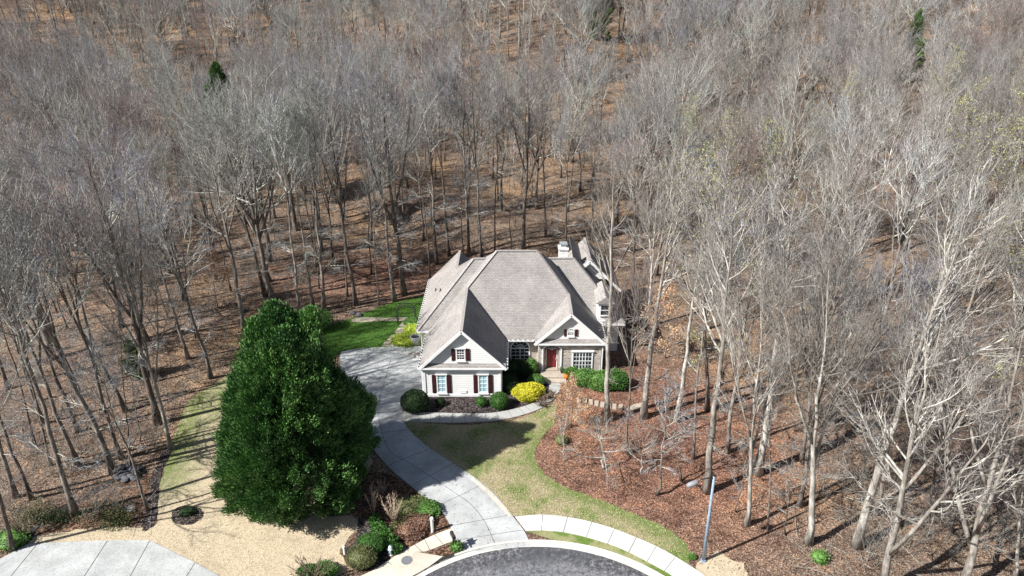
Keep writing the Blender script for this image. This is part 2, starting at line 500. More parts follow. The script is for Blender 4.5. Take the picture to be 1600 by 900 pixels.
simple('white_plastic', (0.75, 0.74, 0.70), 0.5, 0.4, 0.06, 3)
simple('manhole_iron', (0.15, 0.155, 0.165), 0.6, 0.4, 0.3, 25, bump=0.6)
simple('orange_pot', (0.55, 0.13, 0.02), 0.6, 0.3, 0.2, 6)
simple('grey_bin', (0.30, 0.32, 0.34), 0.5, 0.4, 0.15, 5)
simple('flashing', (0.55, 0.58, 0.60), 0.35, 0.5, 0.1, 5, 0.6)

# ------------------------------------------------------------------ ground: one sheet
LAWN_CLEAR = P((0, 835), (70, 826), (235, 818), (245, 740), (262, 690), (285, 635), (330, 596), (370, 545), (440, 500), (520, 505), (560, 490), (650, 462), (672, 420)) + [(-9.5, 76), (11.5, 76), (12.5, 62)] + P((985, 600), (1010, 640), (1110, 700), (1180, 790), (1250, 905), (1250, 990)) + [(-40, 22)] + P((0, 900))
MULCH_AREA = P((862, 600), (960, 600), (1060, 640), (1160, 740), (1250, 860), (1250, 900), (1120, 900), (1075, 870), (1040, 825), (920, 775), (840, 720), (868, 650))
BACK_CLEAR = [(-20, 74), (-9, 70), (-9, 80), (-20, 80)]
xs = np.concatenate([np.linspace(-420, -70, 24), np.linspace(-66, 66, 90), np.linspace(70, 420, 24)])
ys = np.concatenate([[-120, -80, -40, 0], np.linspace(10, 110, 68), np.linspace(113, 320, 60), np.linspace(330, 450, 10)])
V = []; tint = []
cx, cy = sum(p[0] for p in MULCH_AREA) / len(MULCH_AREA), sum(p[1] for p in MULCH_AREA) / len(MULCH_AREA)
for y in ys:
    for x in xs:
        V.append((x, y, hgt(x, y)))
        d = math.hypot((x - 11) / 13, (y - 44) / 13)
        t = 1 - sstep(0.5, 1.25, d)
        d2 = math.hypot((x + 15) / 18, (y - 76) / 8)
        t = max(t, 0.7 * (1 - sstep(0.5, 1.2, d2)))
        tint.append(t)
nx = len(xs)
idx = np.arange(len(V)).reshape(len(ys), nx)
Fq = np.stack([idx[:-1, :-1], idx[:-1, 1:], idx[1:, 1:], idx[1:, :-1]], -1).reshape(-1, 4)
struct(npmesh('ground', np.array(V), [Fq], M['forest_floor'], sm=True, col=tint))

def jitter_poly(poly, amp, step=0.35, seed=1):
    r = random.Random(seed)
    out = []
    for i in range(len(poly)):
        a, b = Vector(poly[i]), Vector(poly[(i + 1) % len(poly)])
        L = (b - a).length
        n_ = max(1, int(L / step))
        nrm = Vector((-(b - a).y, (b - a).x)) / max(L, 1e-6)
        for k in range(n_):
            q = a.lerp(b, k / n_) + nrm * (r.uniform(-amp, amp))
            out.append((q.x, q.y))
    return out
def sheet(name, poly, z, material, thick=0.0, amp=0.0, step=0.35, kind=True, tintf=None, grid=None, seed=1):
    if amp: poly = jitter_poly(poly, amp, step, seed)
    b = MB()
    if thick: b.prism(poly, z - thick, z)
    else:
        b.add([(p[0], p[1], z) for p in poly], [tuple(range(len(poly)))])
        # make sure it faces up
        a = sum(poly[i - 1][0] * poly[i][1] - poly[i][0] * poly[i - 1][1] for i in range(len(poly)))
        if a < 0: b.f[0] = b.f[0][::-1]
    o = b.build(name, material)
    if kind: struct(o)
    return o
def lawn_sheet(name, poly, z, material, amp, tintf, cell=0.5, seed=1):
    """triangulated grid cut to the outline so the green tint can vary over it"""
    import bmesh
    poly = jitter_poly(poly, amp, 0.3, seed)
    bm = bmesh.new()
    f = bm.faces.new([bm.verts.new((p[0], p[1], z)) for p in poly])
    x0, x1 = min(p[0] for p in poly), max(p[0] for p in poly)
    y0, y1 = min(p[1] for p in poly), max(p[1] for p in poly)
    for i in range(1, int((x1 - x0) / cell) + 1):
        bmesh.ops.bisect_plane(bm, geom=bm.verts[:] + bm.edges[:] + bm.faces[:], plane_co=(x0 + i * cell, 0, 0), plane_no=(1, 0, 0))
    for i in range(1, int((y1 - y0) / cell) + 1):
        bmesh.ops.bisect_plane(bm, geom=bm.verts[:] + bm.edges[:] + bm.faces[:], plane_co=(0, y0 + i * cell, 0), plane_no=(0, 1, 0))
    bmesh.ops.recalc_face_normals(bm, faces=bm.faces[:])
    if bm.faces and sum(ff.normal.z for ff in bm.faces) < 0: bmesh.ops.reverse_faces(bm, faces=bm.faces[:])
    me = bpy.data.meshes.new(name); bm.to_mesh(me); bm.free()
    a = me.attributes.new('tint', 'FLOAT', 'POINT')
    a.data.foreach_set('value', [tintf(v.co.x, v.co.y) for v in me.vertices])
    me.materials.append(material)
    o = bpy.data.objects.new(name, me); C.objects.link(o)
    return struct(o)

# left (tan) lawn
L_left = smooth(P((335, 600), (292, 632), (270, 690), (252, 750), (246, 800), (236, 822), (150, 824), (75, 835), (45, 850), (60, 930), (440, 930), (520, 905), (542, 880), (531, 862), (548, 838), (563, 818), (552, 806), (560, 770), (580, 720), (570, 660), (545, 600), (470, 540), (400, 560)), 5)
def tl(x, y):
    px, py, _ = proj(x, y, 0)
    t = 0
    t = max(t, (1 - sstep(290, 370, px + (py - 650) * 0.35)) * (1 - sstep(740, 800, py)))
    t = max(t, (1 - sstep(640, 690, py)) * 0.8)
    return t * 0.9
lawn_sheet('lawn', L_left, 0.008, M['tan_lawn'], 0.10, tl, 0.7, 3)
# back green lawn
L_back = smooth(P((478, 530), (505, 513), (545, 498), (575, 487), (620, 472), (690, 462), (700, 500), (660, 545), (600, 548), (545, 548), (515, 560), (480, 560)), 5)
lawn_sheet('back_lawn', L_back, 0.012, M['green_lawn'], 0.18, lambda x, y: 0.5, 0.8, 4)
# front lawn
L_front = smooth(P((626, 656), (700, 664), (780, 660), (830, 648), (866, 628), (869, 645), (866, 662), (848, 682), (836, 704), (838, 722), (852, 742), (882, 760), (922, 776), (962, 791), (1002, 808), (1042, 826), (1068, 846), (1077, 868), (1076, 886)), 4, False) + smooth(P((1076, 886), (1040, 862), (1000, 843), (950, 824), (900, 811), (850, 805), (805, 808), (785, 787), (765, 765), (735, 742), (700, 720), (665, 697), (640, 675), (626, 656)), 4, False)[1:-1]
bound = P((866, 662), (836, 704), (838, 722), (882, 760), (922, 776), (962, 791), (1002, 808), (1042, 826), (1068, 846), (1077, 868))
def tf(x, y):
    d = min(math.hypot(x - q[0], y - q[1]) for q in smooth_bound)
    return (1 - sstep(0.3, 1.6, d)) * 0.9
smooth_bound = smooth(bound, 6, False)
lawn_sheet('front_lawn', L_front, 0.012, M['front_lawn'], 0.08, tf, 0.5, 5)

# cul-de-sac : circle fitted through traced curb points
print('culdesac', ccx, ccy, cr)
def arc(r, a0, a1, n=40):
    return [(ccx + r * math.cos(R(a0 + (a1 - a0) * k / n)), ccy + r * math.sin(R(a0 + (a1 - a0) * k / n))) for k in range(n + 1)]
sheet('road', arc(cr + 0.1, 0, 360, 120)[:-1], 0.016, M['asphalt'])
def ring(name, r0, r1, a0, a1, z, th, material, kind=True, n=60):
    b = MB()
    b.prism(arc(r0, a0, a1, n) + arc(r1, a1, a0, n), z - th, z)
    o = b.build(name, material)
    if kind: struct(o)
    return o
concrete('kerb_concrete', (0.60, 0.57, 0.51), .8)
ring('gutter_pan', cr, cr + 0.36, -40, 222, 0.03, 0.2, M['kerb_concrete'])
ring('kerb', cr + 0.363, cr + 0.52, -40, 222, 0.11, 0.25, M['kerb_concrete'])
sheet('road', arc(cr + 0.1, 0, 360, 8)[:2] + [(ccx + cr + 0.1, ccy)], -0.5, M['asphalt']) if False else None

# driveway
D_right = P((628, 641), (632, 660), (645, 678), (668, 698), (702, 721), (736, 743), (766, 766), (787, 789), (802, 808), (820, 832), (829, 853))
D_left = P((714, 865), (709, 838), (700, 815), (690, 800), (670, 783), (640, 758), (605, 728), (575, 690), (552, 650), (536, 605), (531, 565), (533, 550))
D_top = P((533, 550), (560, 545), (610, 542), (645, 541))
dpoly = smooth(D_right, 5, False) + smooth(D_left, 5, False) + [D_top[1], D_top[2], (-8.3, at(0, 541)[1]), (-7.6, at(0, 541)[1]), (-7.6, 50.3), (-7.6, 49.6)]
drv = sheet('driveway', dpoly, 0.045, M['drive_concrete'], 0.2)
# second, lower strip at kerb (apron lip)
def joints(name, lines, z, wd=0.035):
    b = MB()
    for ln in lines:
        pts = smooth([tuple(p) for p in ln], 5, False) if len(ln) > 2 else ln
        for a, c_ in zip(pts[:-1], pts[1:]):
            a, c_ = Vector(a), Vector(c_)
            d = (c_ - a).normalized() * 0.01
            nn = Vector((-d.y, d.x)).normalized() * wd / 2
            q = [a - d + nn, a - d - nn, c_ + d - nn, c_ + d + nn]
            b.add([(p.x, p.y, z) for p in q], [(0, 1, 2, 3)])
    o = b.build(name, M['joint'])
    return struct(o)
joints('driveway_joints', [P((611, 562), (589, 637)), P((589, 637), (605, 700), (640, 724), (676, 747), (702, 765), (735, 788), (758, 817), (774, 852)), P((672, 701), (606, 728)), P((708, 725), (643, 759)), P((755, 757), (683, 792)), P((799, 805), (705, 822)), P((548, 640), (628, 645)), P((568, 680), (640, 672)), P((815, 829), (712, 845))], 0.049)
# tan band along the drive edge near the walk
sheet('driveway_apron_edge', P((738, 746), (766, 768), (787, 790), (800, 807), (795, 808), (780, 792), (760, 771), (736, 750)), 0.0495, M['tan_concrete'])
# right sidewalk
sw_o = P((805, 808), (850, 805), (900, 811), (950, 824), (1000, 843), (1040, 862), (1080, 886), (1100, 900), (1130, 925))
sw_i = P((822, 830), (860, 830), (900, 836), (950, 850), (990, 867), (1030, 888), (1050, 900), (1080, 925))
so, si = smooth(sw_o, 6, False), smooth(sw_i, 6, False)
sheet('sidewalk', so + si[::-1], 0.06, M['concrete'], 0.2)
def crossj(a, b_, n_, z, ext=0):
    ls = []
    for k in range(1, n_):
        i, j = int(k / n_ * (len(a) - 1)), int(k / n_ * (len(b_) - 1))
        ls.append([a[i], b_[j]])
    return ls
joints('sidewalk_joints', [P((848, 805), (846, 830)), P((887, 808), (880, 833)), P((925, 816), (916, 840)), P((960, 827), (949, 851)), P((994, 841), (982, 864)), P((1025, 855), (1011, 878)), P((1055, 871), (1038, 893))], 0.064)
# verge between sidewalk and kerb
kerb_out = [p for p in arc(cr + 0.6, 36, 84, 30)]
lawn_sheet('verge', [(p[0], p[1]) for p in si] + [arc(cr + 0.6, 20, 84, 30)[k] for k in range(0, 31)], 0.016, M['strip_lawn'], 0.0, lambda x, y: 0.35, 0.6, 6)
sheet('verge_soil', P((1085, 885), (1120, 862), (1160, 880), (1180, 930), (1110, 930)), 0.010, M['tan_lawn'], amp=0.15)
# left sidewalk + storm drain slab
lw_o = P((500, 935), (560, 903), (590, 888), (620, 868), (648, 852), (680, 836), (709, 825))
lw_i = P((590, 935), (613, 905), (616, 884), (641, 865), (667, 862), (700, 849), (713, 847))
sheet('sidewalk', smooth(lw_o, 5, False) + smooth(lw_i, 3, False)[::-1], 0.06, M['tan_concrete'], 0.2)
slab = P((611, 905), (613, 882), (640, 863), (692, 872), (670, 888), (640, 905), (620, 925), (600, 930))
bb = MB(); bb.prism(slab, 0.0, 0.145)
so_ = bb.build('storm_drain_slab', M['tan_concrete']); struct(so_)
bb = MB()
for k in range(24):
    a0 = 126 + k * 1.0
    q = arc(cr + 0.605, a0, a0 + 1.0, 1) + arc(cr + 0.55, a0 + 1.0, a0, 1)
tag(ring('storm_drain_opening', cr + 0.36, cr + 0.62, 116, 140, 0.118, 0.06, M['gutter_inside'], False, 30), 'black curb inlet slot at the edge of the round street below the slab', 'storm drain')
joints('sidewalk_joints', [P((663, 843), (672, 861)), P((679, 836), (692, 851)), P((648, 852), (660, 864)), P((636, 860), (643, 866)), P((606, 878), (614, 886))], 0.064)
sheet('planting_strip', P((667, 864), (700, 852), (715, 849), (717, 864), (693, 870)), 0.05, M['brown_mulch'], amp=0.03)
# curved front walk
wk_o = P((626, 660), (660, 660), (700, 661), (740, 660), (780, 657), (820, 648), (850, 636), (868, 621), (875, 606), (872, 593), (868, 586))
wk_i = P((627, 643), (660, 645), (700, 646), (740, 647), (775, 645), (810, 638), (838, 628), (853, 616), (858, 604), (852, 594), (845, 588))
wo, wi = smooth(wk_o, 6, False), smooth(wk_i, 6, False)
sheet('front_walk', wo + wi[::-1], 0.06, M['walk_concrete'], 0.2)
joints('front_walk_joints', crossj(wo, wi, 22, 0.064), 0.064, 0.03)
# front bed
bed = wi[2:] + [(4.4, 53.6), (-1.0, 55.3), (-1.0, 50.1), (-7.8, 50.1), at(630, 615)]
sheet('front_bed', bed, 0.02, M['dark_mulch'])
# mulch bed by the street, below the big evergreen
bed2 = smooth(P((505, 803), (550, 805), (566, 818), (552, 840), (534, 862), (544, 882), (566, 895), (600, 880), (645, 852), (706, 826), (692, 803), (640, 760), (600, 740), (560, 740)), 4)
sheet('street_bed', bed2, 0.024, M['brown_mulch'], amp=0.05)
sheet('mulch_patch', smooth(P((560, 810), (580, 815), (600, 850), (610, 872), (590, 888), (566, 893), (545, 880), (536, 862), (556, 842)), 4), 0.028, M['dark_mulch'], amp=0.04)
sheet('mulch_patch', smooth(P((268, 806), (276, 794), (296, 790), (314, 796), (318, 804), (308, 816), (288, 821), (272, 817)), 4), 0.03, M['dark_mulch'], amp=0.05)
sheet('mulch_strip', smooth(P((222, 826), (226, 800), (232, 770), (240, 738), (255, 705), (272, 690), (266, 712), (252, 745), (247, 790), (243, 815), (232, 828)), 4), 0.03, M['dark_mulch'], amp=0.10)
sheet('mulch_strip', smooth(P((40, 835), (80, 800), (125, 778), (165, 752), (185, 742), (180, 752), (150, 772), (105, 795), (70, 815), (50, 843)), 4), 0.02, M['dark_mulch'], amp=0.10)
sheet('bed_soil', smooth(P((55, 835), (85, 805), (150, 775), (195, 752), (235, 740), (228, 790), (222, 820), (130, 826)), 3), 0.016, M['brown_mulch'], amp=0.15)
# neighbour driveway
nd = P((-60, 935), (-20, 885), (45, 850), (168, 845), (234, 845), (300, 877), (360, 910), (400, 940))
sheet('neighbour_driveway', nd, 0.05, M['drive_concrete'], 0.2)
joints('neighbour_driveway_joints', [P((168, 846), (110, 935)), P((234, 846), (185, 935)), P((305, 880), (270, 935)), P((60, 849), (-10, 935))], 0.054, 0.05)
# back paths
sheet('back_path', smooth(P((548, 501), (565, 496), (600, 497), (655, 496), (656, 501), (600, 502), (560, 504)), 3), 0.05, M['stone_slab'], 0.1, 0.03)
for i, q in enumerate([[(597, 541), (600, 535), (612, 533), (616, 541)], [(604, 532), (612, 524), (624, 523), (618, 532)], [(616, 521), (622, 513), (632, 512), (628, 522)], [(624, 510), (628, 504), (640, 503), (636, 511)]]):
    sheet('stepping_path', P(*q), 0.055, M['stone_slab'], 0.1)
gb = smooth(P((622, 541), (626, 530), (634, 515), (645, 505), (668, 503), (662, 541)), 3)
sheet('garden_bed', gb, 0.03, M['dark_mulch'])

# ------------------------------------------------------------------ house
HO = (0.0, 55.0, 0.0)
house = thing('house', 'white sided house with brown shingle hip roof, stone entry and red door in the clearing', 'house', HO)
def hbs(b, name, mats, parent=None):
    for (vo, vn, fo, fn) in b.chunks:
        c = MB(); c.v = b.v[vo:vo + vn]; c.f = [tuple(i - vo for i in f) for f in b.f[fo:fo + fn]]; c.m = [0] * fn
        hb(c, name, mats, parent)
def hb(b, name, mats, parent=None, sm=False):
    return b.build(name, mats, parent or house, HO, sm)
pl = {
 'lw_left': lambda x, y: 12.1 + x, 'lw_front': lambda x, y: 3.3 + (y - 55.9), 'lw_rear': lambda x, y: 8.4 - (y - 61),
 'rw_right': lambda x, y: 6.6 - (x + 5.5),
 'm_left': lambda x, y: 10.88 + 0.986 * x, 'g_right': lambda x, y: 6.74 - 0.986 * (x + 4.2),
 'm_front': lambda x, y: 9.46 - 1.1 * (60.4 - y), 'm_right': lambda x, y: 9.46 - 1.1 * (x - 2.37), 'm_rear': lambda x, y: 9.46 - 1.1 * (y - 60.4),
 'e_left': lambda x, y: 6.3 - 0.95 * (5.25 - x), 'e_right': lambda x, y: 6.3 - 0.95 * (x - 5.25),
 'w_front': lambda x, y: y - 54.0, 'w_right': lambda x, y: 14.0 - x, 'w_rear': lambda x, y: 8 - (y - 62),
 'rg_left': lambda x, y: 7.6 - (7.7 - x), 'rg_right': lambda x, y: 7.6 - (x - 7.7),
 'pent_g': lambda x, y: 3.11 + (y - 49.85) * 1.1, 'pent_e': lambda x, y: 3.3 + (y - 53.6) * 1.2,
}
RF = [
 ('lw_left', [(-8.8, 55.9), (-3.7, 61), (-5.5, 62.8), (-5.5, 67.2), (-8.8, 67.2)]),
 ('lw_front', [(-8.8, 55.9), (-7.60, 55.9), (-2.45, 61), (-3.7, 61)]),
 ('lw_rear', [(-3.7, 61), (-2.0, 61), (-2.0, 66.1), (-5.5, 66.1), (-5.5, 62.8)]),
 ('rw_right', [(-5.5, 62.8), (-2.2, 62.8), (-2.2, 67.2), (-5.5, 67.2)]),
 ('m_left', [(-1.44, 60.4), (-4.2, 57.93), (-4.2, 49.85), (-7.88, 49.85), (-7.88, 57), (-2.51, 61.36)]),
 ('g_right', [(-4.2, 49.85), (-4.2, 57.93), (-.52, 54.63), (-.52, 49.85)]),
 ('m_front', [(-1.44, 60.4), (2.37, 60.4), (5.25, 57.53), (2.09, 54.8), (2.09, 54.63), (-.52, 54.63), (-4.2, 57.93)]),
 ('e_left', [(5.25, 53.6), (5.25, 57.53), (2.09, 54.8), (2.09, 53.6)]),
 ('e_right', [(5.25, 53.6), (8.41, 53.6), (8.41, 58.0), (6.2, 58.0), (5.25, 57.53)]),
 ('m_right', [(2.37, 60.4), (5.25, 57.53), (8.0, 57.53), (8.0, 58.0), (3.5, 61.7)]),
 ('w_front', [(2.6, 62), (3.7, 61.8), (7.9, 57.3), (10.7, 57.3), (6, 62)]),
 ('w_right', [(6, 62), (10.7, 57.3), (10.7, 68), (6, 68)]),
 ('w_rear', [(2, 62), (6, 62), (10.2, 66.2), (2, 67)]),
 ('m_rear', [(-2.5, 61.4), (-1.44, 60.4), (2.37, 60.4), (5, 63), (5, 67.0), (-4, 67.0), (-4, 63)]),
 ('rg_left', [(7.7, 62.3), (7.7, 68.3), (5.9, 68.3), (5.9, 62.3)]),
 ('rg_right', [(7.7, 62.3), (10.9, 62.3), (10.9, 68.3), (7.7, 68.3)]),
 ('pent_g', [(-7.88, 49.85), (-.52, 49.85), (-.52, 50.13), (-7.88, 50.13)]),
 ('pent_e', [(2.09, 53.6), (8.41, 53.6), (8.41, 53.9), (2.09, 53.9)]),
]
vs, fs, uvs = [], [], []
TH = 0.12
for nm, poly in RF:
    f = pl[nm]
    gx = f(1, 0) - f(0, 0); gy = f(0, 1) - f(0, 0)
    g = math.hypot(gx, gy)
    ux, uy = (-gy / g, gx / g)
    k = math.sqrt(1 + g * g)
    a = sum(poly[i - 1][0] * poly[i][1] - poly[i][0] * poly[i - 1][1] for i in range(len(poly)))
    if a < 0: poly = poly[::-1]
    o = len(vs); n_ = len(poly)
    for (x, y) in poly:
        vs.append((x, y, f(x, y)))
    for (x, y) in poly:
        vs.append((x, y, f(x, y) - TH))
    fs.append(tuple(range(o, o + n_)))
    uvs.append([(x * ux + y * uy, -(x * gx + y * gy) / g * k) for x, y in poly])
    fs.append(tuple(range(o + n_, o + 2 * n_))[::-1]); uvs.append([(0, 0)] * n_)
    for i in range(n_):
        fs.append((o + i, o + n_ + i, o + n_ + (i + 1) % n_, o + (i + 1) % n_)); uvs.append([(0, 0), (0, .1), (.1, .1), (.1, 0)])
me = bpy.data.meshes.new('roof')
me.from_pydata([(a, b - HO[1], c) for a, b, c in vs], [], fs)
uvl = me.uv_layers.new(name='UVMap')
me.uv_layers.active = uvl
flat = [c for poly in uvs for c in poly]
for i, c in enumerate(flat): uvl.data[i].uv = c
me.materials.append(M['shingles'])
roof = bpy.data.objects.new('roof', me); C.objects.link(roof); roof.parent = house
# ridge caps
b = MB()
def rc(p, q): b.beam((p[0], p[1], p[2] + 0.0), (q[0], q[1], q[2] + 0.0), 0.24, 0.09)
for p, q in [((-1.44, 60.4, 9.47), (2.37, 60.4, 9.47)), ((-1.44, 60.4, 9.47), (-4.2, 57.93, 6.75)), ((2.37, 60.4, 9.47), (5.25, 57.53, 6.31)),
             ((-4.2, 49.85, 6.75), (-4.2, 57.93, 6.75)), ((5.25, 53.6, 6.31), (5.25, 57.53, 6.31)), ((-8.8, 55.9, 3.31), (-3.7, 61, 8.41)), ((-3.7, 61, 8.41), (-2.2, 61, 8.41)),
             ((-3.7, 61, 8.41), (-5.5, 62.8, 6.61)), ((-5.5, 62.8, 6.61), (-5.5, 67.2, 6.61)), ((3.4, 62, 8.01), (6, 62, 8.01)), ((6, 62, 8.01), (10.7, 57.3, 3.31)), ((7.7, 62.3, 7.61), (7.7, 68.3, 7.61))]:
    rc(p, q)
simple('ridge_cap_shingle', (0.29, 0.27, 0.258), 0.9, 0.15, 0.25, 6)
hbs(b, 'ridge_cap', M['ridge_cap_shingle'], roof)
# vents on the roof
for (x, y) in [(-7.6, 61.9), (-7.0, 60.6)]:
    z = pl['lw_left'](x, y)
    b = MB(); b.tube([(x, y, z - .1), (x, y, z + .28)], 0.06, 8); b.tube([(x, y, z - .02), (x - .02, y, z + .05)], [.13, .08], 8)
    b.build('vent_pipe', M['dark_metal'], roof, HO)
# walls
b = MB()
b.bx(-7.6, -1.0, 50.12, 57.0, 0, 3.05)
b.prismY([(-7.5, 3.05), (-.9, 3.05), (-.9, 3.30), (-4.2, 6.55), (-7.5, 3.30)], 50.12, 50.4)
b.bx(-8.4, -4, 56.4, 66.8, 0, 3.2)
b.bx(-8.0, 7.6, 56.6, 66.5, 0, 2.9)
b.prismY([(-8.2, 3.2), (-2.6, 3.2), (-5.5, 6.3)], 66.5, 66.8)
b.prismY([(2.5, 3.25), (8.0, 3.25), (8.0, 3.5), (5.25, 6.15), (2.5, 3.5)], 53.88, 54.15)
b.bx(7.4, 10.2, 57.8, 67.8, 0, 3.2)
b.prismY([(5.95, 5.4), (9.6, 5.4), (7.7, 7.4)], 62.75, 62.95)
wall = hbs(b, 'wall', M['siding'])
b = MB()
b.bx(-1.0, 2.6, 55.2, 56.6, -0.1, 3.0)
b.bx(2.4, 3.0, 53.88, 56.6, -0.1, 3.25)
b.bx(4.25, 8.1, 53.88, 57.6, -0.1, 3.25)
b.bx(3.0, 4.25, 54.3, 54.6, -0.1, 3.25)
b.bx(3.0, 4.25, 53.88, 54.3, 2.95, 3.25)
hbs(b, 'stone_wall', M['stone'])
# white corner boards, base boards, friezes
b = MB()
b.bx(-7.66, -7.46, 50.07, 50.27, 0, 3.0); b.bx(-1.14, -.94, 50.07, 50.27, 0, 3.0)
b.bx(-7.64, -.96, 50.085, 50.125, 0, 0.28)
hbs(b, 'corner_board', M['white_trim'])
# rake boards & fascia
b = MB()
def rake(a, t, y, d=0.14):
    b.beam((a[0], y, a[1] - 0.10), (t[0], y, t[1] - 0.10), 0.06, 0.24)
rake((-7.93, 3.06), (-4.2, 6.74), 49.82); rake((-.47, 3.06), (-4.2, 6.74), 49.82)
rake((2.04, 3.25), (5.25, 6.3), 53.57); rake((8.46, 3.25), (5.25, 6.3), 53.57)
rake((5.85, 5.75), (7.7, 7.6), 62.27); rake((10.95, 4.35), (7.7, 7.6), 62.27)
b.bx(-7.9, -.5, 49.81, 49.87, 2.94, 3.08); b.bx(2.07, 8.43, 53.56, 53.62, 3.12, 3.27)
b.bx(-.5, 2.09, 54.58, 54.64, 2.9, 3.1)
b.bx(-8.8, -7.6, 55.86, 55.92, 3.1, 3.28); b.bx(8.4, 10.7, 57.24, 57.3, 3.1, 3.28)
hbs(b, 'fascia', M['white_trim'])
b = MB()   # soffits: thin boards closing the eaves
b.bx(-7.86, -.55, 49.88, 50.11, 2.96, 3.0); b.bx(2.1, 8.4, 53.63, 53.87, 3.14, 3.18)
b.bx(-.48, 2.0, 54.66, 55.19, 2.92, 2.96); b.bx(-8.75, -8.42, 55.95, 66.9, 3.0, 3.04)
hbs(b, 'soffit', M['white_trim'])
# gutters
def gutter(p, q):
    b = MB(); b.beam(p, q, 0.16, 0.12)
    g = hb(b, 'gutter', M['gutter_metal'])
    p, q = Vector(p), Vector(q)
    b = MB(); b.beam((p.x, p.y, p.z + .062), (q.x, q.y, q.z + .062), 0.11, 0.012)
    hb(b, 'gutter_dashes', M['gutter_dashes'], g)
gutter((-7.98, 49.85, 3.02), (-7.98, 55.8, 3.02)); gutter((-8.9, 56.0, 3.22), (-8.9, 67.2, 3.22))
gutter((-.42, 49.85, 3.02), (-.42, 54.5, 3.02)); gutter((-.35, 54.54, 3.05), (2.0, 54.54, 3.05)); gutter((8.5, 53.6, 3.2), (8.5, 57.2, 3.2))
for (x, y) in [(-7.74, 50.2), (-8.5, 56.3), (-.9, 50.35), (8.2, 53.8)]:
    b = MB(); b.bx(x - .05, x + .05, y - .05, y + .05, 0.05, 2.95); hb(b, 'downspout', M['white_trim'])
# windows
def window(cx, y, z0, z1, wd, cols, rows, glass, shutters=False, arch=False, sill=True, split=True, head=True, fr=0.10, sw=0.36):
    x0, x1 = cx - wd / 2, cx + wd / 2
    b = MB(); yo = y - 0.07
    fw = MB()
    zt = z1 if not arch else z1 - wd / 2
    fw.bx(x0, x0 + fr, yo, y + .02, z0, zt); fw.bx(x1 - fr, x1, yo, y + .02, z0, zt)
    fw.bx(x0, x1, yo - .01, y + .02, z0 - .04, z0 + fr)
    if not arch: fw.bx(x0, x1, yo - .004, y + .02, z1 - fr, z1)
    else:
        n_ = 20; ro, ri = wd / 2, wd / 2 - fr
        for k in range(n_):
            a0, a1 = math.pi * k / n_, math.pi * (k + 1) / n_
            q = [(cx + ro * math.cos(a0), zt + ro * math.sin(a0)), (cx + ro * math.cos(a1), zt + ro * math.sin(a1)), (cx + ri * math.cos(a1), zt + ri * math.sin(a1)), (cx + ri * math.cos(a0), zt + ri * math.sin(a0))]
            fw.prismY(q, yo, y + .02)
        fw.bx(x0 + fr, x1 - fr, yo + .005, y + .02, zt - .05, zt + .04)
    if head and not arch: fw.bx(x0 - .08, x1 + .08, yo - .06, y + .02, z1 + .003, z1 + .10)
    win = hb(fw, 'window', M['white_trim'])
    g = MB()
    if arch:
        n_ = 16
        poly = [(x0 + fr, z0 + fr), (x1 - fr, z0 + fr)] + [(cx + ri * math.cos(math.pi * k / n_), zt + ri * math.sin(math.pi * k / n_)) for k in range(n_ + 1)]
        g.prismY(poly, y - .02, y - .012)
    else: g.bx(x0 + fr, x1 - fr, y - .02, y - .012, z0 + fr, z1 - fr)
    hb(g, 'pane', M[glass], win)
    mu = MB(); mw = 0.028
    for i in range(1, cols):
        x = x0 + fr + (wd - 2 * fr) * i / cols
        big = (split and cols % 2 == 0 and i == cols // 2 and wd > 1.2) or (wd > 1.5 and not arch and i % 2 == 0)
        t = mw * (2.6 if big else 1)
        mu.bx(x - t / 2, x + t / 2, y - .045, y - .021, z0 + fr, (zt if arch else z1 - fr))
    for j in range(1, rows):
        z = z0 + fr + (zt - z0 - fr - (0 if arch else fr)) * j / rows
        t = mw * (2.2 if (split and rows % 2 == 0 and j == rows // 2) else 1)
        mu.bx(x0 + fr, x1 - fr, y - .049, y - .025, z - t / 2, z + t / 2)
    if arch:
        for k in range(1, 6 if wd > 1 else 3):
            a = math.pi * k / (6 if wd > 1 else 3)
            mu.beam((cx, y - .035, zt), (cx + ri * math.cos(a), y - .035, zt + ri * math.sin(a)), mw, mw)
        rr = ri * .5
        prev = None
        for k in range(13):
            a = math.pi * k / 12; p = (cx + rr * math.cos(a), y - .036, zt + rr * math.sin(a))
            if prev: mu.beam(prev, p, mw, mw)
            prev = p
    if mu.v: hb(mu, 'muntins', M['white_trim'], win)
    if sill:
        s_ = MB(); s_.bx(x0 - .05, x1 + .05, yo - .07, y + .02, z0 - .1, z0 - .043); hb(s_, 'sill', M['white_trim'], win)
    if shutters:
        for sgn in (-1, 1):
            xa = cx + sgn * (wd / 2 + 0.04 + sw / 2); zt2 = z1 - .02
            s_ = MB()
            s_.bx(xa - sw / 2, xa + sw / 2, y - .05, y + .02, z0 - .02, zt2)
            zm = (z0 + zt2) / 2
            for (za, zb) in ((z0 + .06, zm - .04), (zm + .04, zt2 - .06)):
                s_.bx(xa - sw / 2 + .06, xa + sw / 2 - .06, y - .066, y - .051, za, zb)
            hb(s_, 'shutter', M['shutter'])
    return win
window(-6.08, 50.12, .42, 2.28, .86, 2, 4, 'blinds', True)
window(-2.5, 50.12, .42, 2.28, .86, 2, 4, 'blinds', True)
window(-4.35, 50.12, 3.72, 4.88, .80, 3, 4, 'glass', True, sw=.34)
window(.75, 55.2, .25, 2.8, 1.85, 4, 4, 'glass', arch=True, fr=.12)
window(6.42, 53.88, .35, 2.3, 1.9, 6, 4, 'glass', head=True, fr=.12)
window(5.27, 53.88, 3.95, 4.75, .62, 3, 3, 'glass', False, arch=True, split=False, fr=.07)
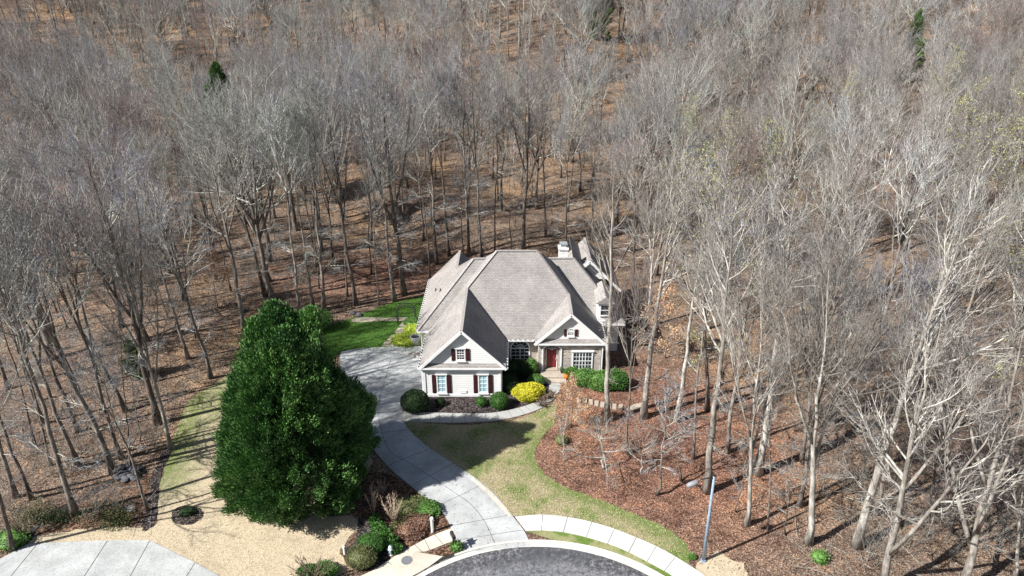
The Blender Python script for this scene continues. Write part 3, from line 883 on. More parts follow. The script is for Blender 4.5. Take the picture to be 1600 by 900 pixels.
for sx_ in (4.78, 5.76):
    b = MB(); b.bx(sx_ - .12, sx_ + .12, 53.82, 53.9, 3.93, 4.62); hb(b, 'shutter', M['shutter'])
# utility panel on garage wall
b = MB(); b.bx(-4.55, -3.95, 50.07, 50.14, .38, .66); hb(b, 'access_panel', M['siding'])
# dormer on the right and rear gable windows
b = MB()
b.bx(8.05, 9.35, 57.2, 60.2, 3.0, 5.55)
dm = hb(b, 'dormer', M['siding'])
b = MB(); b.prismY([(7.85, 5.5), (9.55, 5.5), (9.55, 5.62), (8.7, 6.25), (7.85, 5.62)], 57.0, 60.6)
hb(b, 'dormer_roof', M['ridge_cap_shingle'], dm)
b = MB(); b.bx(8.3, 9.1, 57.17, 57.2, 4.3, 5.3)
hb(b, 'dormer_window', M['glass'], dm)
b = MB(); b.bx(8.2, 9.2, 57.10, 57.16, 5.3, 5.4); b.bx(8.2, 9.2, 57.08, 57.16, 4.18, 4.3); b.bx(8.2, 8.3, 57.11, 57.16, 4.3, 5.3); b.bx(9.1, 9.2, 57.11, 57.16, 4.3, 5.3); b.bx(8.3, 9.1, 57.12, 57.16, 4.78, 4.83)
hb(b, 'dormer_window_frame', M['white_trim'], dm)
# door
b = MB(); b.bx(3.17, 4.08, 54.24, 54.29, .36, 2.40)
for (xa, xb) in ((3.26, 3.59), (3.66, 3.99)):
    for (za, zb) in ((.5, 1.15), (1.25, 2.25)): b.bx(xa, xb, 54.222, 54.238, za, zb)
door = hb(b, 'door', M['red_door'])
b = MB(); b.bx(3.98, 4.03, 54.15, 54.22, 1.25, 1.42); hb(b, 'handle', M['flashing'], door)
b = MB()
b.bx(2.72, 2.84, 53.8, 54.28, .3, 2.5); b.bx(4.41, 4.53, 53.8, 54.28, .3, 2.5)
b.bx(3.08, 3.16, 54.2, 54.29, .34, 2.5); b.bx(4.09, 4.17, 54.2, 54.29, .34, 2.5); b.bx(2.84, 4.41, 54.18, 54.29, 2.41, 2.5)
n_ = 16
for k in range(n_):
    a0, a1 = math.pi * k / n_, math.pi * (k + 1) / n_
    f_ = lambda r, a: (3.625 + r * math.cos(a), 2.5 + r * .62 * math.sin(a))
    b.prismY([f_(.9, a0), f_(.9, a1), f_(.8, a1), f_(.8, a0)], 53.79, 53.95)
for k in (1, 2, 3, 4, 5):
    a = math.pi * k / 6
    b.beam((3.625, 53.87, 2.5), (3.625 + .8 * math.cos(a), 53.87, 2.5 + .5 * math.sin(a)), .03, .03)
hb(b, 'door_frame', M['white_trim'])
b = MB(); b.bx(2.84, 3.08, 54.24, 54.27, .5, 2.4); b.bx(4.17, 4.41, 54.24, 54.27, .5, 2.4)
b.prismY([(3.625 + .8 * math.cos(math.pi * k / 12), 2.5 + .5 * math.sin(math.pi * k / 12)) for k in range(13)], 53.90, 53.92)
hb(b, 'sidelight', M['glass'])
# stoop
b = MB(); b.bx(2.6, 4.7, 52.7, 54.25, 0, .32); b.bx(2.35, 4.9, 52.1, 52.7, 0, .16)
b.bx(3.1, 4.2, 53.7, 54.24, .32, .40)
hbs(b, 'front_step', M['stone_slab'])
# chimney
b = MB(); b.bx(4.6, 5.45, 62.15, 63.0, 6, 8.95); b.bx(4.52, 5.53, 62.07, 63.08, 8.8, 8.97)
ch = b.build('chimney', M['gutter_metal'], roof, HO)
b = MB(); b.bx(4.75, 5.3, 62.3, 62.85, 8.97, 9.3); b.bx(4.65, 5.4, 62.2, 62.95, 9.3, 9.38)
o = b.build('chimney_cap', M['flashing'], roof, HO)

# ------------------------------------------------------------------ plants: leaf scatter
rs = np.random.RandomState(5)
def leaf_quads(P_, D_, size, aspect=0.5, fold=0.0):
    """one rhombic leaf per point P_ along direction D_ (n,3)"""
    n = len(P_)
    D_ = D_ / np.linalg.norm(D_, axis=1, keepdims=True)
    r = rs.normal(size=(n, 3))
    S_ = np.cross(D_, r); S_ /= np.linalg.norm(S_, axis=1, keepdims=True) + 1e-9
    L = size * rs.uniform(0.7, 1.3, (n, 1))
    a = P_; b_ = P_ + D_ * L * .5 + S_ * L * aspect * .5; c = P_ + D_ * L; d = P_ + D_ * L * .5 - S_ * L * aspect * .5
    V_ = np.stack([a, b_, c, d], 1).reshape(-1, 3)
    return V_, np.arange(4 * n).reshape(-1, 4)
def bumps(U, k=14, amp=0.15, seed=0):
    r = np.random.RandomState(seed)
    c = r.normal(size=(k, 3)); c /= np.linalg.norm(c, axis=1, keepdims=True)
    d = U @ c.T
    return 1 + amp * (np.maximum(0, (d - .72) / .28).max(axis=1) - .35)
def foliage(n, rx, ry, rz, size, amp=.2, shell=.3, seed=0, flat=False, aspect=.55):
    U = rs.normal(size=(n, 3)); U /= np.linalg.norm(U, axis=1, keepdims=True)
    if flat: U[:, 2] = np.abs(U[:, 2]) 
    rad = bumps(U, 16, amp, seed) * (1 - shell * rs.uniform(0, 1, n) ** 2)
    P_ = U * rad[:, None] * np.array([rx, ry, rz])
    D_ = U + rs.normal(size=(n, 3)) * .7 + np.array([0, 0, .3])
    return leaf_quads(P_, D_, size, aspect)
def shrub(name, label, px, py, rx, ry, rz, material, n=2500, size=.09, amp=.15, cat='shrub', group=None, z=0.0, world=None, stem=True, shell=.35, rz_=0):
    x, y = world if world else at(px, py, z)
    t = thing(name, label, cat, (x, y, z), rz_, group)
    V_, F_ = foliage(n, rx, ry, rz, size, amp, shell, int(px))
    V_[:, 2] += rz * .92
    V_ = V_[:, :]; V_[:, 2] = np.maximum(V_[:, 2], 0.01)
    if shell < .4 and n > 400:        # dense inner leaf mass
        nu, nv = 20, 12
        th, ph = np.meshgrid(np.linspace(0, 2 * np.pi, nu, endpoint=False), np.linspace(.02, np.pi - .02, nv))
        U = np.stack([np.sin(ph) * np.cos(th), np.sin(ph) * np.sin(th), np.cos(ph)], -1).reshape(-1, 3)
        k_ = .80 * bumps(U, 16, amp, int(px))[:, None] * (1 + rs.normal(size=(len(U), 1)) * .03)
        CV = U * k_ * np.array([rx, ry, rz]) + np.array([0, 0, rz * .92]); CV[:, 2] = np.maximum(CV[:, 2], .01)
        ii = np.arange(nu * nv).reshape(nv, nu)
        CF = np.stack([ii[:-1], ii[1:], np.roll(ii, -1, 1)[1:], np.roll(ii, -1, 1)[:-1]], -1).reshape(-1, 4)
        F_ = np.concatenate([F_, CF + len(V_)]); V_ = np.concatenate([V_, CV])
    npmesh('foliage', V_, [F_], M[material], parent=t)
    b = MB()
    for k in range(7):
        a = rnd.uniform(0, 6.28); r_ = rnd.uniform(.3, .75)
        b.tube([(0, 0, 0), (rx * r_ * .5 * math.cos(a), ry * r_ * .5 * math.sin(a), rz * .8), (rx * r_ * math.cos(a), ry * r_ * math.sin(a), rz * 1.4)], [.03, .02, .006], 5)
    b.build('stem', M['stem'], t)
    return t
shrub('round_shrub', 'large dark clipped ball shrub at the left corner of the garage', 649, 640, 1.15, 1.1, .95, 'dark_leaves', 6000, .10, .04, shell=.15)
shrub('round_shrub', 'bright green clipped ball shrub beside the yellow shrub', 780, 636, .75, .72, .72, 'box_leaves', 4500, .09, .04, shell=.15)
shrub('round_shrub', 'small dark green shrub below the right garage window', 752, 633, .45, .45, .42, 'box_leaves', 1800, .08, .08, shell=.2)
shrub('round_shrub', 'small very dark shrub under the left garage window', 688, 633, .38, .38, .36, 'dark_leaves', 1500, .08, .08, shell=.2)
shrub('yellow_shrub', 'golden yellow clipped shrub by the bend of the front walk', 825, 622, 1.32, .85, .66, 'gold_leaves', 8000, .10, .28, shell=.3, rz_=.25)
shrub('green_shrub', 'low rounded green shrub between the yellow shrub and the steps', 838, 601, .75, .65, .5, 'holly_leaves', 2500, .09, .1, shell=.2)
shrub('green_shrub', 'upright green shrub left of the front steps', 831, 585, .6, .55, .85, 'holly_leaves', 2500, .10, .15)
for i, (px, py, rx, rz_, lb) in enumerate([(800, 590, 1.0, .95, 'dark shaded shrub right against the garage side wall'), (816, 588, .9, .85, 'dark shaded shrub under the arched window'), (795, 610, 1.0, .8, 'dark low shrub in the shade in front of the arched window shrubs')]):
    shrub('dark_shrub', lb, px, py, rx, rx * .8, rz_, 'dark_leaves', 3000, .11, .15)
# hedge right of the steps
for i, (px, py, rx, ry, rz_, mt, lb) in enumerate([
    (893, 590, .65, .5, .5, 'holly_leaves', 'small bright green shrub below the triple window, leftmost of the hedge'),
    (915, 600, 1.15, .8, .75, 'holly_leaves', 'wide leafy green shrub in the middle of the hedge below the triple window'),
    (940, 606, 1.2, .9, .85, 'holly_leaves', 'large leafy green shrub of the hedge just left of the white tree trunk'),
    (962, 606, 1.0, .9, .9, 'box_leaves', 'green shrub of the hedge just right of the white tree trunk')]):
    shrub('hedge_shrub', lb, px, py, rx, ry, rz_, mt, 4500, .12, .22, group='hedge shrubs right of the steps')
shrub('green_bush', 'loose green bush at the wood edge behind the big evergreen', 490, 515, 1.9, 1.5, 1.1, 'holly_leaves', 6000, .14, .25, cat='bush')
shrub('boxwood', 'rounded green and olive shrub of the street bed next to the hydrant, upper lobe', 580, 862, .85, .8, .65, 'box_leaves', 5000, .08, .1)
shrub('boxwood', 'olive green shrub with reddish leaves, lower lobe beside the round one', 566, 880, .95, .8, .62, 'olive_leaves', 5000, .08, .12)
shrub('lime_perennials', 'bright yellow green leafy perennials along the stone path', 637, 535, 1.5, 1.0, .35, 'lime_leaves', 3500, .12, .3, cat='plant')
shrub('lime_perennials', 'yellow green clump near the grey bin behind the garage', 651, 520, 1.1, 1.2, .35, 'lime_leaves', 2500, .12, .3, cat='plant')
shrub('low_green_plant', 'dark green low plants beside the garden arch', 648, 507, 1.0, .8, .35, 'holly_leaves', 2500, .12, .3, cat='plant')
for px, py, rx, lb in [(592, 829, .45, 'small dark leafy plant at the top of the row above the hydrant'), (600, 841, .5, 'leafy green plant in the middle of the row above the hydrant'), (609, 852, .5, 'leafy green plant nearest the hydrant in the street bed'), (618, 861, .4, 'variegated pale green plant between hydrant and sidewalk'), (586, 815, .35, 'small dark green plant at the far end of the street bed row')]:
    shrub('leafy_plant', lb, px, py, rx, rx, rx * .6, 'box_leaves', 900, .14, .3, cat='plant', group='leafy plants by the hydrant')
for px, py, rx, mt, lb in [(640, 800, 1.3, 'olive_leaves', 'sprawling olive shrub behind the bare pruned shrub in the street bed'), (664, 800, 1.1, 'holly_leaves', 'green low shrub next to the driveway edge in the street bed'), (640, 835, .9, 'dead_leaves', 'brown dried shrub behind the sidewalk left of the white post'), (655, 820, .9, 'dead_leaves', 'reddish brown dry shrub above the white post'), (628, 828, .7, 'olive_leaves', 'small olive shrub in front of the bare pruned shrub')]:
    shrub('low_shrub', lb, px, py, rx, rx * .8, rx * .35, mt, 2600, .10, .3)
for px, py, rx, mt, lb in [(52, 812, 1.3, 'olive_leaves', 'loose yellowish shrub left of the planting bed by the neighbour drive'), (88, 815, 1.0, 'dark_leaves', 'dark green low shrub beside the yellowish one'), (165, 812, 1.5, 'dark_leaves', 'wide low dark green shrub in the left planting bed'), (185, 818, 1.0, 'olive_leaves', 'low dull shrub at the right end of the left planting bed'), (18, 850, 1.0, 'holly_leaves', 'green shrub at the left end of the neighbour drive'), (510, 895, .7, 'holly_leaves', 'low green shrub beneath the bare shrub at the bottom edge'), (482, 898, .6, 'box_leaves', 'small round green shrub at the foot of the bare shrub at the bottom edge')]:
    shrub('low_shrub', lb, px, py, rx, rx * .8, rx * .45, mt, 1500 if px < 300 else 2400, .10, .35, shell=.95 if 30 < px < 300 else .35)
for px, py, rx, lb in [(1280, 875, .5, 'small dark green seedling on the leaf litter left of the white forked tree'), (1081, 872, .2, 'tiny green weed clump at the end of the front lawn'), (877, 692, .5, 'small olive sapling bush in the red mulch beside the little crooked tree')]:
    shrub('small_plant', lb, px, py, rx, rx, rx * .6, 'holly_leaves' if px != 877 else 'olive_leaves', 500, .10, .3, cat='plant')
shrub('low_round_shrub', 'dark twiggy purple shrub in front of the yellow shrub', 850, 628, 1.1, .9, .35, 'dead_leaves', 200, .08, .3)
# ------------------------------------------------------------------ big evergreen
def evergreen(name, label, x, y, Ht, Rad, n, material, size, seed, lean=(0, 0), tops=((0, 0, 1.0),), zb=0.0, belly=.22, lift=0.0):
    t = thing(name, label, 'tree', (x, y, zb))
    r = np.random.RandomState(seed)
    # boughs over the crown surface, then sprays packed round each bough end, dark gaps between
    nb = max(60, int(n / 62))
    hb_ = lift + (1 - lift) * r.uniform(0, 1, nb) ** 0.85
    ab_ = r.uniform(0, 2 * np.pi, nb)
    rb_ = 1.0 + .09 * np.sin(ab_ * 3 + hb_ * 9 + seed) + .05 * np.sin(ab_ * 7 + hb_ * 5) + r.normal(size=nb) * .085
    I_ = r.randint(0, nb, n)
    bs = .30 * max(size, .30) / .34 * (1 + Rad / 12) * r.uniform(.6, 1.3, nb)[I_]
    off1, off2 = r.normal(size=n) * bs * 1.15, r.normal(size=n) * bs
    h = np.clip(hb_[I_] + off2 / Ht * 1.1, 0, 1)
    prof = np.where(h < belly, .80 + .20 * np.sin(h / belly * np.pi / 2), ((1 - h) / (1 - belly)) ** .60)
    rr0 = Rad * prof * rb_[I_]
    ang = ab_[I_] + off1 / np.maximum(rr0, .5)
    dd = (off1 ** 2 + off2 ** 2) / bs
    rad = rr0 - dd * .55 - r.uniform(0, .35, n)
    inner = r.uniform(0, 1, n) < .12
    rad = np.maximum(np.where(inner, rad * r.uniform(.55, .9, n), rad), .05)
    px = rad * np.cos(ang) + lean[0] * h * Ht; py = rad * np.sin(ang) + lean[1] * h * Ht; pz = h * Ht * .985 + .25 - dd * .25
    # several leaders
    for (ox, oy, hh) in tops:
        near = (h > .72) & (r.uniform(0, 1, n) < 1 / len(tops))
        px = np.where(near, px * .8 + ox * (h - .72) / .28, px); py = np.where(near, py * .8 + oy * (h - .72) / .28, py); pz = np.where(near, pz * (1 - (1 - hh) * (h - .72) / .28), pz)
    tips = np.stack([px, py, pz], 1)
    out = np.stack([np.cos(ang), np.sin(ang), .25 + .9 * h], 1); out /= np.linalg.norm(out, axis=1, keepdims=True)
    k = 11
    Pn = np.repeat(tips, k, 0); Dn = np.repeat(out, k, 0)
    side = np.cross(Dn, r.normal(size=Dn.shape)); side /= np.linalg.norm(side, axis=1, keepdims=True)
    along = np.tile(np.linspace(-1, .2, k), n)[:, None] * .5
    Pn = Pn + Dn * along + r.normal(size=Pn.shape) * .07
    D2 = Dn * .9 + side * r.uniform(.3, .9, (len(Dn), 1)) + np.array([0, 0, .7])
    D2 /= np.linalg.norm(D2, axis=1, keepdims=True)
    S2 = np.cross(D2, r.normal(size=D2.shape)); S2 /= np.linalg.norm(S2, axis=1, keepdims=True)
    L = size * r.uniform(.6, 1.2, (len(Pn), 1)); W = L * .15
    V_ = np.stack([Pn, Pn + D2 * L * .45 + S2 * W, Pn + D2 * L, Pn + D2 * L * .45 - S2 * W], 1).reshape(-1, 3)
    V_[:, 2] = np.maximum(V_[:, 2], .03)
    npmesh('crown', V_, [np.arange(len(V_)).reshape(-1, 4)], M[material], parent=t)
    b = MB()
    b.tube([(0, 0, 0), (lean[0] * Ht * .3, lean[1] * Ht * .3, Ht * .3), (lean[0] * Ht * .9, lean[1] * Ht * .9, Ht * .9)], [Ht * .02, Ht * .014, .02], 9)
    for i in range(60 if Ht > 8 else 20):
        hh = rnd.uniform(max(.06, lift), .9); a = rnd.uniform(0, 6.28)
        rr = Rad * .75 * (((1 - hh) / (1 - belly)) ** .58 if hh > belly else .9)
        b.tube([(lean[0] * hh * Ht, lean[1] * hh * Ht, hh * Ht), (lean[0] * hh * Ht + rr * math.cos(a), lean[1] * hh * Ht + rr * math.sin(a), hh * Ht + rr * .25)], [.07, .015], 5)
    b.build('trunk', M['bark'], t)
    return t
ex, ey = at(476, 760)
evergreen('evergreen_tree', 'huge dense dark green conifer beside the driveway', ex, ey, 14.9, 5.35, 58000, 'cedar_needles', .25, 3, (0, 0), ((-.3, 0, 1.0), (2.3, .4, .96), (1.0, -1.3, .93), (-1.2, -.6, .94)))

# ------------------------------------------------------------------ bare trees
def norm(a): return a / (np.linalg.norm(a, axis=-1, keepdims=True) + 1e-9)
def cones(p0, p1, r0, r1f, sides=3, bend=None, rs_=None):
    """tapered prisms p0->p1 (n,3); with a mid-point bend"""
    n = len(p0)
    d = norm(p1 - p0)
    ref = np.where(np.abs(d[:, 2:3]) > .9, np.array([[1., 0, 0]]), np.array([[0, 0, 1.]]))
    a = norm(np.cross(d, ref)); b = np.cross(d, a)
    mid = (p0 + p1) / 2
    if bend is not None: mid = mid + bend
    rings = []
    for (c, rr) in ((p0, r0), (mid, r0 * (1 + r1f) / 2), (p1, r0 * r1f)):
        for k in range(sides):
            t = 2 * np.pi * k / sides
            rings.append(c + (a * np.cos(t) + b * np.sin(t)) * rr[:, None])
    V_ = np.stack(rings, 1)      # n, 3*sides, 3
    S_ = sides
    fs = []
    for i in range(2):
        for k in range(S_):
            fs.append([i * S_ + k, i * S_ + (k + 1) % S_, (i + 1) * S_ + (k + 1) % S_, (i + 1) * S_ + k])
    fs = np.array(fs)
    Fq_ = (np.arange(n)[:, None, None] * 3 * S_ + fs[None]).reshape(-1, 4)
    return V_.reshape(-1, 3), Fq_
def children(r, p0, p1, bend, rad, r1f, k, tmin, tmax, ang, lenf, up, radf, plen=None):
    """k child branches on each parent"""
    n = len(p0)
    L = np.linalg.norm(p1 - p0, axis=1)
    t = (tmin + (tmax - tmin) * ((np.arange(k)[None] + r.uniform(0, 1, (n, k))) / k)).reshape(-1)
    I = np.repeat(np.arange(n), k)
    base = p0[I] * (1 - t[:, None]) + p1[I] * t[:, None] + bend[I] * (1 - np.abs(2 * t - 1))[:, None]
    d = norm(p1 - p0)[I]
    s = norm(np.cross(d, r.normal(size=d.shape)))
    A = np.radians(r.uniform(ang[0], ang[1], len(I)))[:, None]
    dd = norm(d * np.cos(A) + s * np.sin(A) + np.array([0, 0, up]))
    ln = L[I] * r.uniform(lenf[0], lenf[1], len(I)) * (1 - .45 * t)
    q1 = base + dd * ln[:, None]
    bd = norm(r.normal(size=dd.shape)) * (ln * .10)[:, None] - np.array([0, 0, 1]) * (ln * .05)[:, None]
    rr = rad[I] * (1 + (r1f - 1) * t) * r.uniform(radf[0], radf[1], len(I))
    return base, q1, bd, rr
def chain(p0, p1, bend, r0, r1f, sides=5, nseg=4):
    """curved tapered branch as one welded-looking tube each"""
    n = len(p0)
    ts = np.linspace(0, 1, nseg + 1)
    pts = [p0 * (1 - t) + p1 * t + bend * (1 - abs(2 * t - 1) ** 2) for t in ts]
    d = norm(p1 - p0)
    ref = np.where(np.abs(d[:, 2:3]) > .9, np.array([[1., 0, 0]]), np.array([[0, 0, 1.]]))
    a = norm(np.cross(d, ref)); b = np.cross(d, a)
    rings = []
    for t, c in zip(ts, pts):
        rr = r0 * (1 + (r1f - 1) * t)
        for k in range(sides):
            q = 2 * np.pi * k / sides
            rings.append(c + (a * np.cos(q) + b * np.sin(q)) * rr[:, None])
    V_ = np.stack(rings, 1); S_ = sides
    fs = []
    for i in range(nseg):
        for k in range(S_): fs.append([i * S_ + k, i * S_ + (k + 1) % S_, (i + 1) * S_ + (k + 1) % S_, (i + 1) * S_ + k])
    fs = np.array(fs)
    return V_.reshape(-1, 3), (np.arange(n)[:, None, None] * (nseg + 1) * S_ + fs[None]).reshape(-1, 4)
def cat_(parts):
    o = 0; Vs = []; Fs = []
    for v, f in parts:
        Vs.append(v); Fs.append(f + o); o += len(v)
    return np.concatenate(Vs), np.concatenate(Fs)
def bare_tree(name, label, seed, Ht=22, r0=.22, clear=.45, nprim=17, spread=.30, up=.35, forks=(), k2=8, k3=6, k4=4, twig=.010, mats=('bark', 'limb_bark', 'twig'), wob=.25, lowdead=5, leaf=None, nleaf=0, leafsize=.08, steep=(28, 58)):
    """forest tree: one trunk (or forked), ascending limbs, three orders of twigs"""
    r = np.random.RandomState(seed)
    t = thing(name, label, 'tree')
    # stems: list of polylines
    stems = []
    npt = 13
    zz = np.linspace(0, 1, npt)
    wx = np.cumsum(r.normal(size=npt)) * wob * .35; wy = np.cumsum(r.normal(size=npt)) * wob * .35
    wx -= wx[0]; wy -= wy[0]
    main = np.stack([wx, wy, zz * Ht], 1)
    mr = r0 * (1 - zz * .95) * (1 + .55 * np.exp(-zz * Ht / .5))
    stems.append((main, mr))
    for (fz, az, an, fl) in forks:            # height fraction, azimuth, angle, length fraction
        i0 = int(fz * (npt - 1)); L = Ht * fl
        s0 = main[i0]; z2 = np.linspace(0, 1, 9)
        hor = np.sin(np.radians(an)) * (1 - .35 * z2) * z2 * L
        st = np.stack([s0[0] + hor * np.cos(az) + np.cumsum(r.normal(size=9)) * .10 * z2, s0[1] + hor * np.sin(az) + np.cumsum(r.normal(size=9)) * .10 * z2, s0[2] + z2 * L * np.cos(np.radians(an * .6))], 1)
        stems.append((st, mr[i0] * .78 * (1 - z2 * .85)))
    b = MB()
    for pts, rad in stems: b.tube([tuple(p) for p in pts], list(rad), 8)
    o = b.build('trunk', M[mats[0]], t, sm=True)
    P0, P1, BD, RR = [], [], [], []
    for si, (pts, rad) in enumerate(stems):
        m_ = len(pts) - 1
        c0 = clear if si == 0 else .25
        if len(stems) > 1 and si == 0: c0 = max(c0, .35)
        np_ = nprim if si == 0 else int(nprim * .6)
        for k in range(np_):
            tt = c0 + (.985 - c0) * (k + r.uniform(0, 1)) / np_
            f = tt * m_; i = min(int(f), m_ - 1); ff = f - i
            base = pts[i] * (1 - ff) + pts[i + 1] * ff; rb = rad[i] * (1 - ff) + rad[i + 1] * ff
            q = (tt - c0) / (1 - c0)
            A = np.radians(r.uniform(*steep)) * (1 - .55 * q)
            az = r.uniform(0, 2 * np.pi) if si == 0 else math.atan2(pts[-1][1] - pts[0][1], pts[-1][0] - pts[0][0]) + r.uniform(-2, 2)
            L = Ht * spread * (1.15 - .75 * q) * r.uniform(.65, 1.2)
            d = np.array([np.sin(A) * np.cos(az), np.sin(A) * np.sin(az), np.cos(A)])
            P0.append(base); P1.append(base + d * L); BD.append(np.array([d[0], d[1], -.5]) * L * .10 + r.normal(size=3) * L * .03); RR.append(min(rb * .7, .025 + L * .013))
        if si == 0:
            for k in range(lowdead):
                tt = r.uniform(.15, c0); f = tt * m_; i = int(f); base = pts[i] * (1 - (f - i)) + pts[i + 1] * (f - i)
                az = r.uniform(0, 6.28); L = Ht * r.uniform(.05, .13)
                P0.append(base); P1.append(base + np.array([np.cos(az), np.sin(az), r.uniform(-.1, .5)]) * L); BD.append(r.normal(size=3) * .1); RR.append(.025)
    P0, P1, BD, RR = map(np.array, (P0, P1, BD, RR))
    parts = [chain(P0, P1, BD, RR, .28, 5, 5)]
    a = children(r, P0, P1, BD, RR, .28, k2, .18, .96, (14, 40), (.42, .72), up * .35, (.45, .7))
    a[3][:] = np.maximum(a[3], min(.020, Ht * .0009))
    parts.append(chain(a[0], a[1], a[2], a[3], .4, 4, 3))
    nl = sum(len(f) for v, f in parts)
    a3 = children(r, a[0], a[1], a[2], a[3], .3, k3, .15, 1.0, (16, 48), (.42, .68), up * .25, (.45, .62))
    a3[3][:] = np.maximum(a3[3], twig * 1.5)
    parts.append(cones(a3[0], a3[1], a3[3], .35, 3, a3[2]))
    a4 = children(r, a3[0], a3[1], a3[2], a3[3], .35, k4, .15, 1.0, (18, 52), (.45, .75), up * .2, (.5, .7))
    a4[3][:] = np.maximum(a4[3], twig)
    parts.append(cones(a4[0], a4[1], a4[3], .3, 3, a4[2]))
    V_, F_ = cat_(parts)
    mi = np.zeros(len(F_), dtype=np.int32); mi[nl:] = 1
    ml = [M[mats[1]], M[mats[2]]]
    if leaf:
        tips = a4[1][r.choice(len(a4[1]), nleaf)] + r.normal(size=(nleaf, 3)) * .15
        LV, LF = leaf_quads(tips, r.normal(size=tips.shape) + np.array([0, 0, -.2]), leafsize, .7)
        F_ = np.concatenate([F_, LF + len(V_)]); V_ = np.concatenate([V_, LV])
        mi = np.concatenate([mi, np.full(len(LF), 2, dtype=np.int32)]); ml.append(M[leaf])
    npmesh('crown', V_, [F_], ml, mi, parent=t)
    return t
ZP = {}
def proto(key, **kw): ZP[key] = (bare_tree(kw.pop('name', 'bare_tree'), '', **kw), kw['Ht'])
# forest prototypes; nominal height 22 m
proto('a', seed=11, Ht=22, r0=.20, clear=.52, nprim=9, spread=.30, steep=(18, 50), k2=7, k3=5, k4=2, forks=((.46, .8, 17, .50), (.52, 3.0, 17, .46), (.58, 5.0, 14, .40)))
proto('b', seed=12, Ht=22, r0=.18, clear=.58, nprim=9, spread=.26, steep=(16, 44), k2=7, k3=5, k4=2, forks=((.56, 1.9, 12, .40), (.62, 4.9, 13, .34)))
proto('c', seed=13, Ht=22, r0=.23, clear=.46, nprim=9, spread=.32, steep=(22, 55), k2=7, k3=5, k4=2, forks=((.38, 1.0, 18, .56), (.46, 4.0, 20, .50), (.54, 2.4, 17, .44), (.5, 5.6, 18, .44)))
proto('d', seed=14, Ht=22, r0=.15, clear=.62, nprim=10, spread=.20, steep=(18, 42), k2=6, k3=5, k4=2, forks=((.62, 3.9, 14, .34),))
proto('e', seed=15, Ht=22, r0=.22, clear=.46, nprim=8, spread=.32, steep=(20, 52), k2=7, k3=5, k4=2, forks=((.33, 2.5, 22, .62), (.45, 5.2, 24, .50), (.52, .6, 22, .46)))
proto('f', seed=16, Ht=22, r0=.12, clear=.64, nprim=9, spread=.16, steep=(18, 40), k2=5, k3=4, k4=2)
# broad crowns seen from above with many upswept limbs
proto('g', seed=17, Ht=20, r0=.27, clear=.45, nprim=10, spread=.36, steep=(22, 60), up=.3, k2=8, k3=5, k4=2, forks=((.34, .4, 34, .60), (.38, 2.5, 32, .58), (.42, 4.4, 34, .56), (.46, 5.6, 24, .50), (.50, 1.4, 24, .48)))
# thin saplings
proto('s', seed=18, Ht=10, r0=.06, clear=.35, nprim=12, spread=.22, k2=6, k3=4, k4=2, lowdead=3, name='sapling')
proto('t', seed=19, Ht=8, r0=.05, clear=.2, nprim=12, spread=.28, k2=6, k3=4, k4=2, lowdead=3, name='sapling', wob=.35, mats=('limb_bark', 'limb_bark', 'twig'))
# pale trunks
proto('p', seed=21, Ht=22, r0=.24, clear=.50, nprim=14, spread=.28, steep=(20, 50), k3=4, k4=2, twig=.008, mats=('pale_bark', 'pale_bark', 'pale_twig'))
proto('q', seed=22, Ht=22, r0=.22, clear=.45, nprim=12, spread=.30, steep=(24, 52), forks=((.42, 2.2, 24, .5), (.36, 5.6, 20, .45)), k3=4, k4=2, twig=.008, mats=('pale_bark', 'pale_bark', 'pale_twig'))
proto('w', seed=23, Ht=20, r0=.22, clear=.42, nprim=12, spread=.24, steep=(22, 48), forks=((.24, .35, 22, .66), (.28, 2.6, 12, .62), (.42, 1.0, 18, .45)), k2=7, k3=4, k4=2, twig=.008, mats=('pale_bark', 'pale_bark', 'pale_twig'), wob=.15)
# budding trees
proto('y', seed=24, Ht=20, r0=.17, clear=.40, nprim=15, spread=.30, steep=(20, 50), k4=2, leaf='buds', nleaf=2600, leafsize=.11, name='budding_tree')
proto('o', seed=29, Ht=4.5, r0=.07, clear=.22, nprim=14, spread=.52, steep=(45, 85), up=.12, k2=7, k3=5, k4=3, twig=.006, wob=.3, mats=('limb_bark', 'limb_bark', 'pale_twig'), lowdead=0, name='ornamental_tree')
